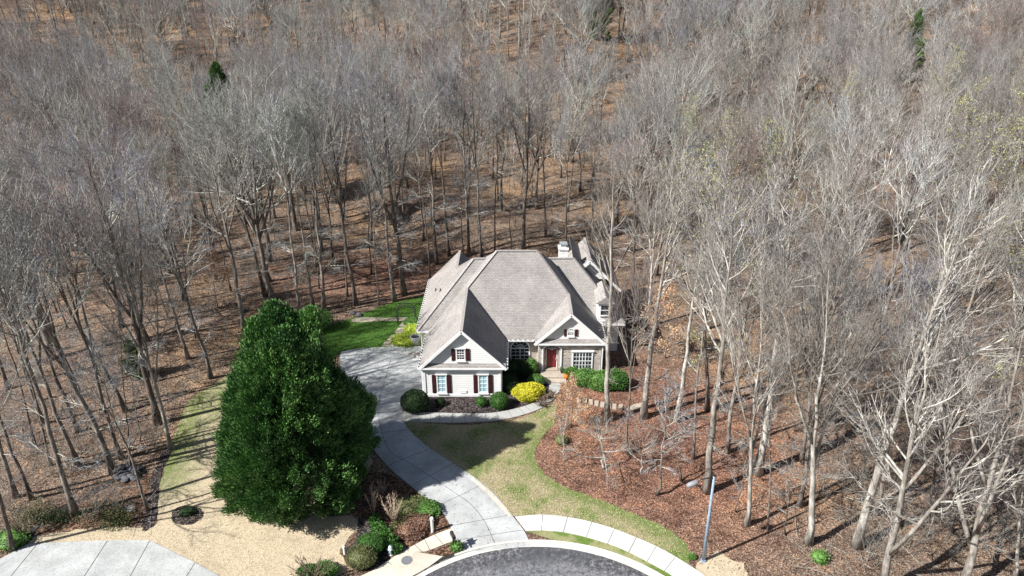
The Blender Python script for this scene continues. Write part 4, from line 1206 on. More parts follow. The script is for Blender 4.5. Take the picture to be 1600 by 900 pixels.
# young beech keeping its tan leaves
proto('l', seed=25, Ht=7, r0=.06, clear=.15, nprim=16, spread=.34, steep=(45, 80), up=.1, k2=6, k3=4, k4=2, leaf='beech_leaves', nleaf=4200, leafsize=.13, name='beech_tree', lowdead=0)
used = {k: False for k in ZP}
N_TREE = [0]
def place_tree(key, x, y, ht, rz, label, tilt=(0, 0), group=None, wide=1.0, z=None):
    root, h0 = ZP[key]
    s = ht / h0
    z = hgt(x, y) - .05 if z is None else z
    sc = (s * wide, s * wide, s)
    N_TREE[0] += 1
    if not used[key]:
        used[key] = True
        root.location = (x, y, z); root.rotation_euler = (tilt[0], tilt[1], rz); root.scale = sc
        root['label'] = label
        if group: root['group'] = group
        return root
    return dup(root, (x, y, z), rz, sc, label, None, group, tilt)
placed = []
def hero(key, px, py, topx, topy, label, rz=None, group=None, wide=1.0, h=None):
    """trunk base seen at (px,py); the trunk's line of sight towards (topx, topy) sets the lean"""
    x, y = att(px, py)
    z0 = hgt(x, y)
    root, h0 = ZP[key]
    ht = h or h0
    # find horizontal lean so that the point at 60% height projects on the traced line
    zt = z0 + ht * .6
    u = (450 - topy) / F
    lx, ly, zc = proj(x, y, zt)
    # target px at the same image row as the vertical tree's 60% point
    tx = px + (topx - px) * (ly - py) / (topy - py)
    dxm = (tx - lx) * zc / F
    ang = max(-.28, min(.28, math.atan2(dxm, ht * .6)))
    placed.append((x, y))
    rzz = rnd.uniform(0, 6.28) if rz is None else rz
    # tilt about Y (world) after rotating about Z: euler XYZ applies X, Y, then Z, so rotate the lean into local axes
    tx_, ty_ = -0.0, 0.0
    a_l = math.cos(-rzz) * ang; b_l = math.sin(-rzz) * ang
    return place_tree(key, x, y, ht, rzz, label, (-b_l, a_l), group, wide)
def side(px): return 'left' if px < 640 else 'right'
HERO = [
 # right of the house, pale trunks
 ('p', 949, 657, 951, 470, 'pale straight tree rising in front of the hedge at the right corner of the house', 22, 1.0),
 ('p', 1006, 652, 1015, 570, 'thick pale tree behind the stepping stones, second trunk right of the house', 21, 1.15),
 ('a', 980, 709, 984, 590, 'slim grey tree on the red mulch between the two thick pale trunks', 15, .8),
 ('p', 1057, 658, 1071, 567, 'pale trunk right of the stepping stones leaning a little right', 20, .95),
 ('d', 1083, 717, 1091, 600, 'slim grey tree in the red mulch right of the stepping stones', 19, .8),
 ('s', 1025, 773, 1034, 632, 'short pale tree with bare crooked twigs at the middle of the red mulch', 9.5, 1.6),
 ('s', 1065, 752, 1062, 660, 'thin crooked young tree just left of the lamp arm', 8.5, 1.3),
 ('p', 1105, 768, 1122, 571, 'big pale trunk standing directly behind the street lamp', 22, 1.1),
 ('a', 1137, 707, 1156, 560, 'pale grey trunk leaning right behind the lamp tree', 20, .9),
 ('q', 1167, 820, 1180, 673, 'forked pale tree nearest the right of the lamp, on open leaf litter', 18, .85),
 ('p', 1183, 740, 1214, 558, 'thick pale tree leaning right, uphill of the forked tree near the lamp', 23, 1.15),
 ('d', 1200, 828, 1204, 700, 'thin grey stem right of the forked tree near the lamp', 13, .8),
 ('s', 1228, 836, 1240, 750, 'thin leaning sapling left of the twisted grey tree', 8, 1.0),
 ('q', 1263, 849, 1284, 628, 'twisted pale grey tree at the front of the right wood', 20, 1.05),
 ('a', 1249, 791, 1278, 651, 'slanted grey trunk just behind the twisted pale tree', 19, .85),
 ('c', 1253, 721, 1275, 600, 'grey forked tree further back behind the slanted trunk', 19, .9),
 ('p', 1302, 663, 1315, 550, 'straight pale trunk deep in the right wood above the twisted tree', 21, .95),
 ('p', 1339, 853, 1395, 660, 'strongly leaning grey white trunk left of the white forked tree', 23, 1.15),
 ('a', 1368, 803, 1385, 690, 'thick short looking grey trunk behind the leaning grey white one', 19, 1.0),
 ('w', 1378, 925, 1414, 768, 'bright white forked tree at the bottom edge right of the leaf bank', 19, 1.1),
 ('w', 1503, 925, 1550, 721, 'white forked tree at the bottom edge near the right corner', 19.5, 1.15),
 ('d', 1447, 811, 1470, 700, 'thin grey trunk between the two white forked trees', 15, .9),
 ('s', 1488, 836, 1520, 740, 'leaning thin stem left of the right white forked tree', 9, 1.2),
 ('s', 1500, 838, 1540, 760, 'second leaning thin stem from the same root clump', 8, 1.1),
 ('q', 1585, 905, 1600, 780, 'pale crooked tree cut by the bottom right corner', 13, .9),
 ('t', 1450, 838, 1456, 790, 'small bare sapling on leaf litter between the white trees', 5, 1.2),
 ('s', 1150, 800, 1158, 740, 'knee bent sapling left of the forked pale tree near the lamp', 6, 1.2),
 # left wood edge
 ('c', 247, 662, 228, 600, 'large dark trunk at the wood edge left of the evergreen, upper of the pair', 23, 1.05),
 ('q', 268, 702, 245, 600, 'pale topped tree at the corner of the tan lawn left of the evergreen', 19, .9),
 ('a', 177, 738, 112, 600, 'leaning dark tree beside the rock pile', 22, 1.05),
 ('b', 170, 713, 140, 640, 'dark trunk just behind the leaning tree by the rock pile', 20, .9),
 ('a', 125, 730, 77, 600, 'slanted dark tree left of the rock pile', 21, .9),
 ('b', 123, 675, 95, 600, 'dark straight trunk further back left of the rock pile', 21, .9),
 ('a', 50, 780, 27, 713, 'dark tree nearest the left end of the neighbour driveway', 18, .85),
 ('d', 203, 725, 198, 640, 'thin dark stem right of the rock pile', 14, .7),
 ('b', 190, 717, 157, 607, 'dark slanted trunk behind the rock pile', 21, .95),
 ('b', 197, 643, 173, 600, 'dark thick trunk in the left wood above the rock pile', 21, 1.0),
 ('d', 80, 727, 60, 650, 'thin dark trunk in the left wood', 17, .8),
 ('a', 67, 663, 45, 590, 'dark trunk in the left wood near the left edge, upper one', 21, .9),
 ('a', 25, 777, 5, 690, 'leaning dark tree at the left picture edge', 19, .9),
 ('d', 55, 697, 35, 620, 'thin dark trunk near the left edge', 18, .8),
 ('e', 20, 860, 5, 800, 'forked dark tree at the left edge above the neighbour driveway', 18, .8),
 ('s', 218, 690, 210, 640, 'thin sapling between the rock pile and the tan lawn', 9, .9),
 # behind the lawn
 ('b', 506, 483, 501, 400, 'dark trunk behind the green bush at the wood edge', 23, 1.1),
 ('b', 467, 493, 456, 400, 'pale grey trunk left of the green bush behind the evergreen', 22, .95),
 ('a', 556, 477, 547, 400, 'dark trunk at the wood edge above the left end of the back lawn', 23, 1.0),
 ('d', 543, 463, 538, 400, 'slim trunk behind the dark one at the back lawn', 20, .8),
 ('b', 617, 470, 606, 380, 'dark thick trunk at the wood edge above the garden arch, left of two', 24, 1.1),
 ('c', 632, 460, 626, 380, 'dark thick trunk at the wood edge above the garden arch, right of two', 24, 1.1),
 ('d', 592, 477, 588, 420, 'thin trunk left of the two thick trunks above the garden arch', 17, .8),
 ('b', 490, 480, 480, 400, 'grey trunk behind the green bush, leaning left', 21, .9),
 ('g', 428, 470, 405, 380, 'broad crowned pale tree above the top of the evergreen', 22, 1.0),
 ('c', 415, 463, 395, 380, 'large grey tree left of the evergreen top', 22, .95),
 ('b', 683, 413, 679, 350, 'tall trunk just left of the roof peak behind the house', 23, 1.0),
 ('d', 672, 433, 668, 380, 'slim trunk close to the left rear corner of the roof', 19, .8),
 ('b', 702, 400, 698, 330, 'dark trunk behind the left roof gable', 23, 1.0),
 ('b', 733, 400, 731, 330, 'straight trunk behind the left half of the roof', 24, 1.0),
 ('b', 753, 400, 750, 330, 'straight trunk behind the main roof ridge, left', 23, .95),
 ('d', 773, 392, 774, 330, 'slim trunk behind the left end of the main ridge', 20, .8),
 ('c', 817, 388, 817, 330, 'dark leaning forked tree behind the main ridge', 23, 1.05),
]
for (k, px, py, tx, ty, lb, h, wd) in HERO: hero(k, px, py, tx, ty, lb, None, None, wd * 1.0, h)
# low spreading trees in the mulch
hero('t', 882, 720, 882, 628, 'little crooked pale tree at the edge of the red mulch by the lawn', h=5.2, wide=1.0)
hero('o', 944, 732, 950, 680, 'low spreading bare ornamental tree on the red mulch', h=4.4, wide=1.1)
hero('o', 1001, 739, 1003, 690, 'small bare tree right of the spreading ornamental tree', h=3.6, wide=.8)
hero('l', 893, 668, 893, 600, 'small beech tree still holding tan leaves in front of the hedge', h=4.4)
hero('l', 1040, 560, 1042, 500, 'tan leaved beech tree in the wood right of the house', h=7)
hero('l', 340, 480, 336, 450, 'tan leaved beech tree in the wood left of the evergreen', h=6)
hero('y', 1105, 640, 1108, 500, 'yellow green budding tree right of the house', h=21)
hero('y', 1480, 470, 1500, 300, 'large yellow green budding tree at the upper right', h=22)
hero('y', 1590, 480, 1600, 300, 'yellow green budding tree at the right edge', h=22)
hero('y', 1200, 520, 1205, 400, 'faintly green budding tree in the middle of the right wood', h=20)
# random fill of the wood
def free(x, y, md):
    if inpoly(x, y, LAWN_CLEAR): return False
    if -10.5 < x < 12.5 and 46 < y < 70: return False
    if -22 < x < -7 and 56 < y < 75.5: return False
    for q in placed:
        if (q[0] - x) ** 2 + (q[1] - y) ** 2 < md * md: return False
    return True
def zone(px, py, y):
    d = 'on the hillside' if y > 105 else 'in the back wood' if y > 78 else 'in the near wood'
    hor = 'at the left edge' if px < 130 else 'left of the rock pile' if px < 250 else 'left of the evergreen' if px < 380 else 'above the evergreen' if px < 520 else 'above the arch' if px < 660 else 'behind the house' if px < 880 else 'just right of the house' if px < 1060 else 'above the lamp' if px < 1200 else 'at middle right' if px < 1350 else 'at the far right' if px < 1500 else 'at the right edge'
    return d + ' ' + hor
cand = []
rr = random.Random(99)
cells = {}
def freeg(x, y, md):
    if inpoly(x, y, LAWN_CLEAR): return False
    if -10.5 < x < 12.5 and 46 < y < 70: return False
    if -22 < x < -7 and 56 < y < 75.5: return False
    c = (int(x // 4), int(y // 4))
    for i in (-1, 0, 1):
        for j in (-1, 0, 1):
            for q in cells.get((c[0] + i, c[1] + j), ()):
                if (q[0] - x) ** 2 + (q[1] - y) ** 2 < md * md: return False
    return True
for q in placed: cells.setdefault((int(q[0] // 4), int(q[1] // 4)), []).append(q)
for _ in range(30000):
    y = 30 + (rr.random() ** .8) * 300
    half = (y * cp + 20) * .80 + 4
    x = rr.uniform(-half, half)
    z = hgt(x, y)
    px, py, zc = proj(x, y, z)
    px2, py2, zc2 = proj(x, y, z + 20)
    if max(py, py2) < -20 or px2 < -140 or px2 > 1740: continue
    if y < 42 and (x > 4 or x > -25): continue
    if x > 0 and y < 60 and x < 26 + (y - 42) * .2: continue          # keep the red mulch and lamp area as traced
    if any(abs(px - c_[0]) < c_[1] and c_[2] < py < c_[3] for c_ in ((1412, 28, 125, 300), (378, 34, 335, 440), (462, 30, 365, 460), (938, 24, 62, 220))): continue
    md = 3.9 if y < 90 else 4.6
    if x > 15 and y < 90: md = 5.0
    if x > 15 and y < 62: md = 5.6
    cl = math.sin(x * .085 + 1.3 * math.sin(y * .05)) + math.sin(y * .10 + x * .03 + 1)
    if py < 300 and px < 620 and y < 215 and rr.random() < .35: continue
    if py < 250 and 620 < px < 1000 and y < 200 and rr.random() < .15: continue
    if y > 88 and cl > (1.0 if x < 25 else 1.8) and rr.random() < .8: continue
    if not freeg(x, y, md): continue
    cells.setdefault((int(x // 4), int(y // 4)), []).append((x, y))
    cand.append((zc, x, y, z, px, py))
cand.sort()
print('wood trees', len(cand))
NEAR = 300 - N_TREE[0]
keys = ['a', 'b', 'c', 'd', 'e', 'f', 'b', 'd', 'g', 'a', 'f', 'b']
KIND = {'a': 'grey bare tree', 'b': 'straight bare tree', 'c': 'forked bare tree', 'd': 'slim bare tree', 'e': 'split trunk tree', 'f': 'thin bare tree', 'g': 'broad bare tree', 'p': 'pale tree', 'y': 'budding tree', 'q': 'pale forked tree'}
made = []
for i, (zc, x, y, z, px, py) in enumerate(cand[:NEAR]):
    k = rr.choice(keys)
    if px > 1000: k = rr.choice(keys + ['p', 'q', 'y', 'p'])
    ht = rr.uniform(14.5, 21) * (.8 if k in 'df' else 1)
    o = place_tree(k, x, y, ht, rr.uniform(0, 6.28), '', (rr.gauss(0, .03), rr.gauss(0, .03)), 'bare trees of the wood', rr.uniform(.9, 1.15))
    sz = 'tall ' if ht > 19 else 'low ' if ht < 15 else ''
    made.append((sz + KIND[k] + ' ' + zone(px, py, y), px, o))
by = {}
for lb, px, o in made: by.setdefault(lb, []).append((px, o))
ORD = ['second', 'third', 'fourth', 'fifth', 'sixth']
for lb, lst in by.items():
    lst.sort(key=lambda q: q[0])
    n_ = len(lst)
    for i, (px, o) in enumerate(lst):
        if n_ == 1: o['label'] = lb
        elif n_ > 7: o['label'] = lb
        elif i == 0: o['label'] = 'leftmost ' + lb
        elif i == n_ - 1: o['label'] = 'rightmost ' + lb
        else: o['label'] = ORD[i - 1] + ' from left ' + lb
# the rest of the wood: one stuff object, instancing the trees built above
pts = [(x, y, z - .1) for (zc, x, y, z, px, py) in cand[NEAR:]]
me = bpy.data.meshes.new('far_woods'); me.from_pydata(pts, [], [])
fw = bpy.data.objects.new('far_woods', me); C.objects.link(fw)
tag(fw, 'mass of bare grey and reddish trees covering the distant hillside', 'woods', None, 'stuff')
ng = bpy.data.node_groups.new('far_woods', 'GeometryNodeTree')
ng.interface.new_socket('Geometry', in_out='INPUT', socket_type='NodeSocketGeometry')
ng.interface.new_socket('Geometry', in_out='OUTPUT', socket_type='NodeSocketGeometry')
gi = ng.nodes.new('NodeGroupInput'); go = ng.nodes.new('NodeGroupOutput')
g2i = ng.nodes.new('GeometryNodeGeometryToInstance')
for k in ['g', 'f', 'e', 'd', 'c', 'b', 'a', 'p']:
    j = ng.nodes.new('GeometryNodeJoinGeometry')
    for ch in ZP[k][0].children:
        oi = ng.nodes.new('GeometryNodeObjectInfo'); oi.inputs['Object'].default_value = ch
        oi.transform_space = 'ORIGINAL'
        ng.links.new(oi.outputs['Geometry'], j.inputs[0])
    gti = ng.nodes.new('GeometryNodeGeometryToInstance')
    ng.links.new(j.outputs[0], gti.inputs[0])
    ng.links.new(gti.outputs[0], g2i.inputs[0]) if False else None
    ZP[k] = ZP[k] + (gti,)
jj = ng.nodes.new('GeometryNodeJoinGeometry')
for k in ['g', 'f', 'e', 'd', 'c', 'b', 'a', 'p']: ng.links.new(ZP[k][2].outputs[0], jj.inputs[0])
iop = ng.nodes.new('GeometryNodeInstanceOnPoints')
ng.links.new(gi.outputs[0], iop.inputs['Points'])
ng.links.new(jj.outputs[0], iop.inputs['Instance'])
iop.inputs['Pick Instance'].default_value = True
rv = ng.nodes.new('FunctionNodeRandomValue'); rv.data_type = 'FLOAT_VECTOR'
rv.inputs[0].default_value = (-.05, -.05, 0); rv.inputs[1].default_value = (.05, .05, 6.283)
ng.links.new(rv.outputs[0], iop.inputs['Rotation'])
rv2 = ng.nodes.new('FunctionNodeRandomValue'); rv2.data_type = 'FLOAT'
rv2.inputs[2].default_value = .62; rv2.inputs[3].default_value = .98; rv2.inputs['Seed'].default_value = 4
ng.links.new(rv2.outputs[1], iop.inputs['Scale'])
ng.links.new(iop.outputs[0], go.inputs[0])
mod = fw.modifiers.new('far_woods', 'NODES'); mod.node_group = ng

# conifers in the wood
def far_conifer(name, label, px, py, Ht, Rad, n, mt, size, seed, belly=.3, lift=0.0):
    x, y = att(px, py); z = hgt(x, y)
    return evergreen(name, label, x, y, Ht, Rad, n, mt, size, seed, zb=z - .1, belly=belly, lift=lift)
far_conifer('cedar_tree', 'lone green conifer standing in the grey wood at the upper right', 1412, 128, 16, 3.0, 6500, 'pine_needles', .36, 31, .35)
far_conifer('pine_tree', 'green pine at the top edge of the picture, centre', 938, 62, 17, 3.0, 5000, 'pine_needles', .38, 32, .4)
far_conifer('pine_tree', 'dark green pine crown rising over the left wood above the evergreen', 378, 325, 20.5, 3.4, 4500, 'pine_needles', .36, 33, .7, .66)
far_conifer('pine_tree', 'sparse light green pine among bare crowns right of the dark pine', 462, 360, 18, 3.6, 1600, 'pine_needles', .36, 34, .7, .6)
far_conifer('pine_tree', 'dark pine at the top edge right of centre', 1130, 50, 15, 2.4, 2500, 'pine_needles', .38, 35, .4)
far_conifer('cedar_tree', 'small dull green cedar in the left wood above the rock pile', 215, 590, 4.0, 1.2, 350, 'pine_needles', .30, 36, .3)

# ------------------------------------------------------------------ undergrowth, sticks and leaves on the forest floor
ur = np.random.RandomState(77)
def in_view(x, y, m=120):
    px, py, zc = proj(x, y, hgt(x, y))
    return -m < px < 1600 + m and py < 960
pts = []
while len(pts) < 1700:
    y = 32 + ur.rand() ** 1.3 * 120; half = (y * cp + 20) * .8
    x = ur.uniform(-half, half)
    if not in_view(x, y): continue
    if inpoly(x, y, LAWN_CLEAR) or (-10.5 < x < 12.5 and 46 < y < 72) or (-22 < x < -7 and 56 < y < 77): continue
    if x > 0 and y < 58 and x < 22 and ur.rand() < .93: continue
    pts.append((x, y, hgt(x, y)))
base = np.array(pts); n0 = len(base)
k = 5
B0 = np.repeat(base, k, 0)
hh = np.repeat(ur.uniform(.8, 3.6, n0) * (1 + (base[:, 0] > 20) * .6), k) * ur.uniform(.5, 1.1, n0 * k)
D_ = norm(np.concatenate([ur.normal(size=(n0 * k, 2)) * .35, np.ones((n0 * k, 1))], 1))
B1 = B0 + D_ * hh[:, None]
bd = ur.normal(size=B0.shape) * (hh * .06)[:, None]
rad = .006 + hh * .004
parts = [chain(B0, B1, bd, rad, .3, 3, 2)]
c2 = children(ur, B0, B1, bd, rad, .3, 6, .25, 1, (25, 60), (.3, .6), .25, (.5, .7)); c2[3][:] = np.maximum(c2[3], .007)
parts.append(cones(c2[0], c2[1], c2[3], .4, 3, c2[2]))
c3 = children(ur, c2[0], c2[1], c2[2], c2[3], .4, 3, .2, 1, (25, 60), (.4, .7), .15, (.7, .8)); c3[3][:] = np.maximum(c3[3], .006)
parts.append(cones(c3[0], c3[1], c3[3], .4, 3, c3[2]))
V_, F_ = cat_(parts)
tag(npmesh('undergrowth', V_, [F_], M['twig']), 'thicket of thin bare stems covering the forest floor', 'undergrowth', None, 'stuff')
# fallen sticks
m_ = 5200
xs_ = []; 
while len(xs_) < m_:
    y = 30 + ur.rand() ** 1.4 * 75; half = (y * cp + 20) * .8; x = ur.uniform(-half, half)
    if not in_view(x, y) or inpoly(x, y, LAWN_CLEAR) or (-10.5 < x < 12.5 and 46 < y < 72) or (-22 < x < -7 and 56 < y < 77): continue
    xs_.append((x, y, hgt(x, y) + .03))
p0 = np.array(xs_); a = ur.uniform(0, 6.28, m_); L = ur.uniform(.3, 2.6, m_) ** 1.2
p1 = p0 + np.stack([np.cos(a) * L, np.sin(a) * L, ur.uniform(-.02, .18, m_)], 1)
V_, F_ = cones(p0, p1, ur.uniform(.008, .03, m_), .4, 3, ur.normal(size=p0.shape) * .05)
tag(npmesh('fallen_sticks', V_, [F_], M['limb_bark']), 'scattered fallen sticks lying on the leaf litter of the wood', 'sticks', None, 'stuff')
# loose leaves
m_ = 70000
y = 28 + ur.rand(m_ * 3) ** 1.2 * 60; x = ur.uniform(-1, 1, m_ * 3) * (y * cp + 20) * .8
keep = []
for i in range(len(x)):
    if len(keep) >= m_: break
    if x[i] > -60 and not in_view(x[i], y[i], 30): continue
    inside = inpoly(x[i], y[i], LAWN_CLEAR)
    if inside and not inpoly(x[i], y[i], MULCH_AREA): continue
    if (-10.5 < x[i] < 12.5 and 52 < y[i] < 72) or (-22 < x[i] < -7 and 56 < y[i] < 77): continue
    keep.append(i)
x, y = x[keep], y[keep]
z = np.array([hgt(a_, b_) for a_, b_ in zip(x, y)]) + .02
P_ = np.stack([x, y, z], 1)
D_ = ur.normal(size=P_.shape) * np.array([1, 1, .35]) + np.array([0, 0, .12])
V_, F_ = leaf_quads(P_, D_, .10, .7)
V_[:, 2] = np.maximum(V_[:, 2], np.repeat(z, 4) - .01)
mi = ur.choice([0, 0, 0, 1, 1, 2], len(F_))
simple('leaf_dark', (0.12, 0.075, 0.06), 0.9, 0.1); simple('leaf_brown', (0.24, 0.155, 0.115), 0.9, 0.1); simple('leaf_tan', (0.36, 0.265, 0.195), 0.9, 0.1)
tag(npmesh('leaf_litter', V_, [F_], [M['leaf_brown'], M['leaf_dark'], M['leaf_tan']], mi), 'brown fallen leaves strewn over the forest floor and mulch', 'leaf litter', None, 'stuff')

# a few blown leaves on the lawns and paving, and grass blades
cols = {'tan': (simple('grass_straw', (0.60, 0.52, 0.37), .9, .1), simple('grass_straw_dark', (0.34, 0.27, 0.17), .9, .1)),
        'green': (simple('grass_green', (0.16, 0.25, 0.05), .9, .1), simple('grass_green_dark', (0.06, 0.12, 0.025), .9, .1))}
def grass(name, label, poly, n_, mats_, pick, size):
    x0, x1 = min(p[0] for p in poly), max(p[0] for p in poly); y0, y1 = min(p[1] for p in poly), max(p[1] for p in poly)
    P_ = []
    while len(P_) < n_:
        x, y = ur.uniform(x0, x1), ur.uniform(y0, y1)
        if inpoly(x, y, poly): P_.append((x, y, .015))
    P_ = np.array(P_)
    D_ = np.concatenate([ur.normal(size=(n_, 2)) * .6, np.ones((n_, 1))], 1)
    V_, F_ = leaf_quads(P_, D_, size, .28)
    o = npmesh(name, V_, [F_], mats_, np.array([pick(p[0], p[1]) for p in P_]))
    tag(o, label, 'grass', None, 'stuff')
grass('dormant_grass', 'straw coloured dormant grass of the left lawn', [(p[0], p[1]) for p in L_left], 60000, [cols['tan'][0], cols['tan'][1], cols['green'][0]], lambda x, y: 2 if ur.rand() < tl(x, y) * .7 else int(ur.rand() < .14), .07)
grass('patchy_grass', 'patchy tan and green grass of the front lawn', [(p[0], p[1]) for p in L_front], 40000, [cols['tan'][0], cols['tan'][1], cols['green'][0]], lambda x, y: 2 if ur.rand() < .22 + tf(x, y) * .5 else int(ur.rand() < .45), .08)
grass('green_grass', 'short bright green grass of the back lawn', [(p[0], p[1]) for p in L_back], 30000, [cols['green'][0], cols['green'][1]], lambda x, y: int(ur.rand() < .5), .09)
P_ = []
while len(P_) < 900:
    x, y = ur.uniform(-14, 14), ur.uniform(31, 52)
    if inpoly(x, y, L_front) or inpoly(x, y, dpoly): P_.append((x, y, .058 if inpoly(x, y, dpoly) else .03))
P_ = np.array(P_)
V_, F_ = leaf_quads(P_, ur.normal(size=P_.shape) * np.array([1, 1, .2]), .10, .7); V_[:, 2] = np.maximum(V_[:, 2], np.repeat(P_[:, 2], 4) - .004)
tag(npmesh('blown_leaves', V_, [F_], [M['leaf_brown'], M['leaf_tan']], ur.choice([0, 1], len(F_))), 'sparse blown brown leaves on the driveway and front lawn', 'leaves', None, 'stuff')


# ------------------------------------------------------------------ street furniture and small things
# street lamp
lx_, ly_ = at(1099, 876)
lt = thing('street_lamp', 'blue grey street lamp post with a curved arm and grey lamp head by the kerb', 'street lamp', (lx_, ly_, 0))
lt.rotation_euler = (0, R(-1.6), 0)
b = MB(); b.tube([(0, 0, 0), (0, 0, 6.9)], [.115, .07], 14); b.build('post', M['lamp_post_paint'], lt, sm=True)
b = MB(); b.tube([(0, 0, 0), (0, 0, .12)], [.19, .17], 14); b.build('base', M['lamp_post_paint'], lt)
b = MB(); b.tube([(0, 0, 6.95), (0, 0, 7.1)], [.085, .03], 12); b.build('cap', M['dark_metal'], lt)
b = MB(); pts_ = [(.02, 0, 6.78), (-.35, -.05, 6.84), (-.75, -.12, 6.80), (-1.1, -.18, 6.66)]
b.tube(pts_, [.045, .04, .035, .035], 8); b.build('arm', M['dark_metal'], lt, sm=True)
b = MB()
pr = [(-.95, .07), (-1.05, .13), (-1.25, .17), (-1.5, .16), (-1.66, .08)]
b.tube([(x_, -.02 + x_ * .16, 6.98 + x_ * .31) for x_, r_ in pr], [r_ for x_, r_ in pr], 14)
hd = b.build('lamp_head', M['lamp_head_metal'], lt, sm=True)
b = MB(); b.tube([(-1.12, -.19, 6.52), (-1.32, -.22, 6.45), (-1.52, -.25, 6.42)], [.10, .13, .08], 12); b.build('lens', M['lens'], hd, sm=True)
# hydrant
hx, hy = at(611, 866)
ht_ = thing('fire_hydrant', 'pale silver blue fire hydrant beside the sidewalk and storm drain slab', 'fire hydrant', (hx, hy, 0))
b = MB(); b.lathe([(.17, 0), (.17, .05), (.11, .07), (.11, .42), (.15, .44), (.15, .50), (.12, .52), (.125, .62), (.09, .70), (.04, .74)], n=16); b.build('barrel', M['hydrant_paint'], ht_, sm=False)
b = MB(); b.lathe([(.035, .74), (.035, .80), (.02, .81)], n=6); b.build('top_nut', M['hydrant_cap'], ht_)
for a_ in (0, 180):
    b = MB(); b.tube([(math.cos(R(a_)) * .1, 0, .40), (math.cos(R(a_)) * .21, 0, .40)], [.06, .065], 10); b.build('side_cap', M['hydrant_cap'], ht_)
b = MB(); b.tube([(0, -.1, .34), (0, -.23, .34)], [.08, .085], 12); b.build('front_cap', M['hydrant_cap'], ht_)
# white bollard by the sidewalk
mx, my = at(676, 831)
bt = thing('marker_post', 'white rounded plastic utility post standing at the sidewalk edge', 'post', (mx, my, 0))
b = MB(); b.lathe([(.10, 0), (.10, 1.02), (.13, 1.04), (.13, 1.20), (.09, 1.27), (.02, 1.29)], n=14); b.build('post', M['white_plastic'], bt)
b = MB(); b.box((0, -.131, 1.1), (.07, .008, .07)); b.build('plate', M['hydrant_cap'], bt)
mx, my = at(539, 866)
b = MB(); b.lathe([(.09, 0), (.09, .62), (.075, .69), (.02, .72)], (mx, my, 0), n=12)
tag(b.build('marker_post', M['white_plastic']), 'short white marker post at the lawn edge left of the rounded shrubs', 'post')
# mailbox
bx_, by_ = at(709, 857)
mt_ = thing('mailbox', 'black mailbox on a post with green plant at its foot by the driveway apron', 'mailbox', (bx_, by_, .05))
b = MB(); b.bx(-.05, .05, -.05, .05, 0, 1.35); b.build('post', M['dark_metal'], mt_)
b = MB()
prof = [(-.11, 0), (.11, 0), (.11, .16)] + [(.11 * math.cos(math.pi * k / 8), .16 + .11 * math.sin(math.pi * k / 8)) for k in range(1, 8)] + [(-.11, .16)]
b.prismY(prof, -.28, .28)
bm_ = b.build('box', M['dark_metal'], mt_); bm_.location = (-.02, 0, 1.0); bm_.rotation_euler = (0, 0, R(25))
b = MB(); b.bx(-.03, .03, -.45, .25, .93, .99); b.build('bracket', M['dark_metal'], mt_).rotation_euler = (0, 0, R(25))
b = MB(); b.tube([(0, 0, 1.35), (0, 0, 1.42), (0, 0, 1.5)], [.06, .04, .01], 8); b.build('finial', M['dark_metal'], mt_)
shrub('vine_plant', 'bright green leafy plant climbing at the foot of the mailbox post', 714, 858, .38, .36, .3, 'holly_leaves', 700, .10, .25, cat='plant')
# manhole
x_, y_ = at(636, 878)
b = MB(); b.lathe([(.36, .140), (.36, .153), (.32, .155), (.31, .150), (.02, .150)], (x_, y_, 0), n=28)
tag(b.build('manhole_cover', M['manhole_iron']), 'round grey iron manhole cover set in the tan storm drain slab', 'manhole cover')
# utility lid in the sidewalk near hydrant
x_, y_ = at(627, 858)
b = MB(); b.box((x_, y_, .067), (.62, .34, .012), R(18))
tag(b.build('utility_lid', M['manhole_iron']), 'dark rectangular utility lid in the sidewalk right of the hydrant', 'lid')
# bare pruned shrubs
def pruned(name, label, px, py, Ht, sp_ad, n_, seed, mt='pale_stem', fan=None):
    x, y = at(px, py)
    r = random.Random(seed); t = thing(name, label, 'shrub', (x, y, .02))
    b = MB()
    for k in range(n_):
        a = r.uniform(0, 6.28); L = Ht * r.uniform(.75, 1.05); s0 = r.uniform(.02, .1); sp = sp_ad * r.uniform(.3, 1)
        p0_ = Vector((s0 * math.cos(a), s0 * math.sin(a), 0)); p1_ = Vector((sp * .45 * math.cos(a) + r.gauss(0, .04), sp * .45 * math.sin(a), L * .5)); p2_ = Vector((sp * math.cos(a), sp * math.sin(a), L))
        b.tube([p0_, p1_, p2_], [.028, .02, .013], 5)
        for q in range(4):
            tt = r.uniform(.35, .95); pb = p0_.lerp(p1_, tt * 2) if tt < .5 else p1_.lerp(p2_, tt * 2 - 1)
            aa = a + r.uniform(-1.5, 1.5); l2 = Ht * r.uniform(.15, .3)
            pe = pb + Vector((math.cos(aa) * .5, math.sin(aa) * .5, .85)) * l2
            b.tube([pb, pe], [.014, .007], 4)
            for w_ in range(2): b.tube([pb.lerp(pe, .6), pb.lerp(pe, .6) + Vector((r.gauss(0, .5), r.gauss(0, .5), .7)) * l2 * .5], [.008, .004], 3)
    b.build('stems', M[mt], t, sm=True)
    b = MB(); b.tube([(0, 0, -.02), (0, 0, .10)], [.12, .07], 8); b.build('root_crown', M[mt], t)
    return t
pruned('bare_shrub', 'tan multi stemmed bare shrub in the middle of the street bed', 616, 819, 2.3, .95, 13, 3)
pruned('bare_shrub', 'slender bare shrub in the shade right beside the big evergreen', 584, 803, 2.2, .55, 8, 4)
pruned('bare_shrub', 'wide bare multi stemmed shrub cut by the bottom edge of the picture', 492, 912, 2.0, 1.5, 20, 5, 'stem')
pruned('bare_shrub', 'low grey twiggy shrub in the shady bed behind the street bed', 598, 770, .9, .6, 12, 6, 'pale_stem')
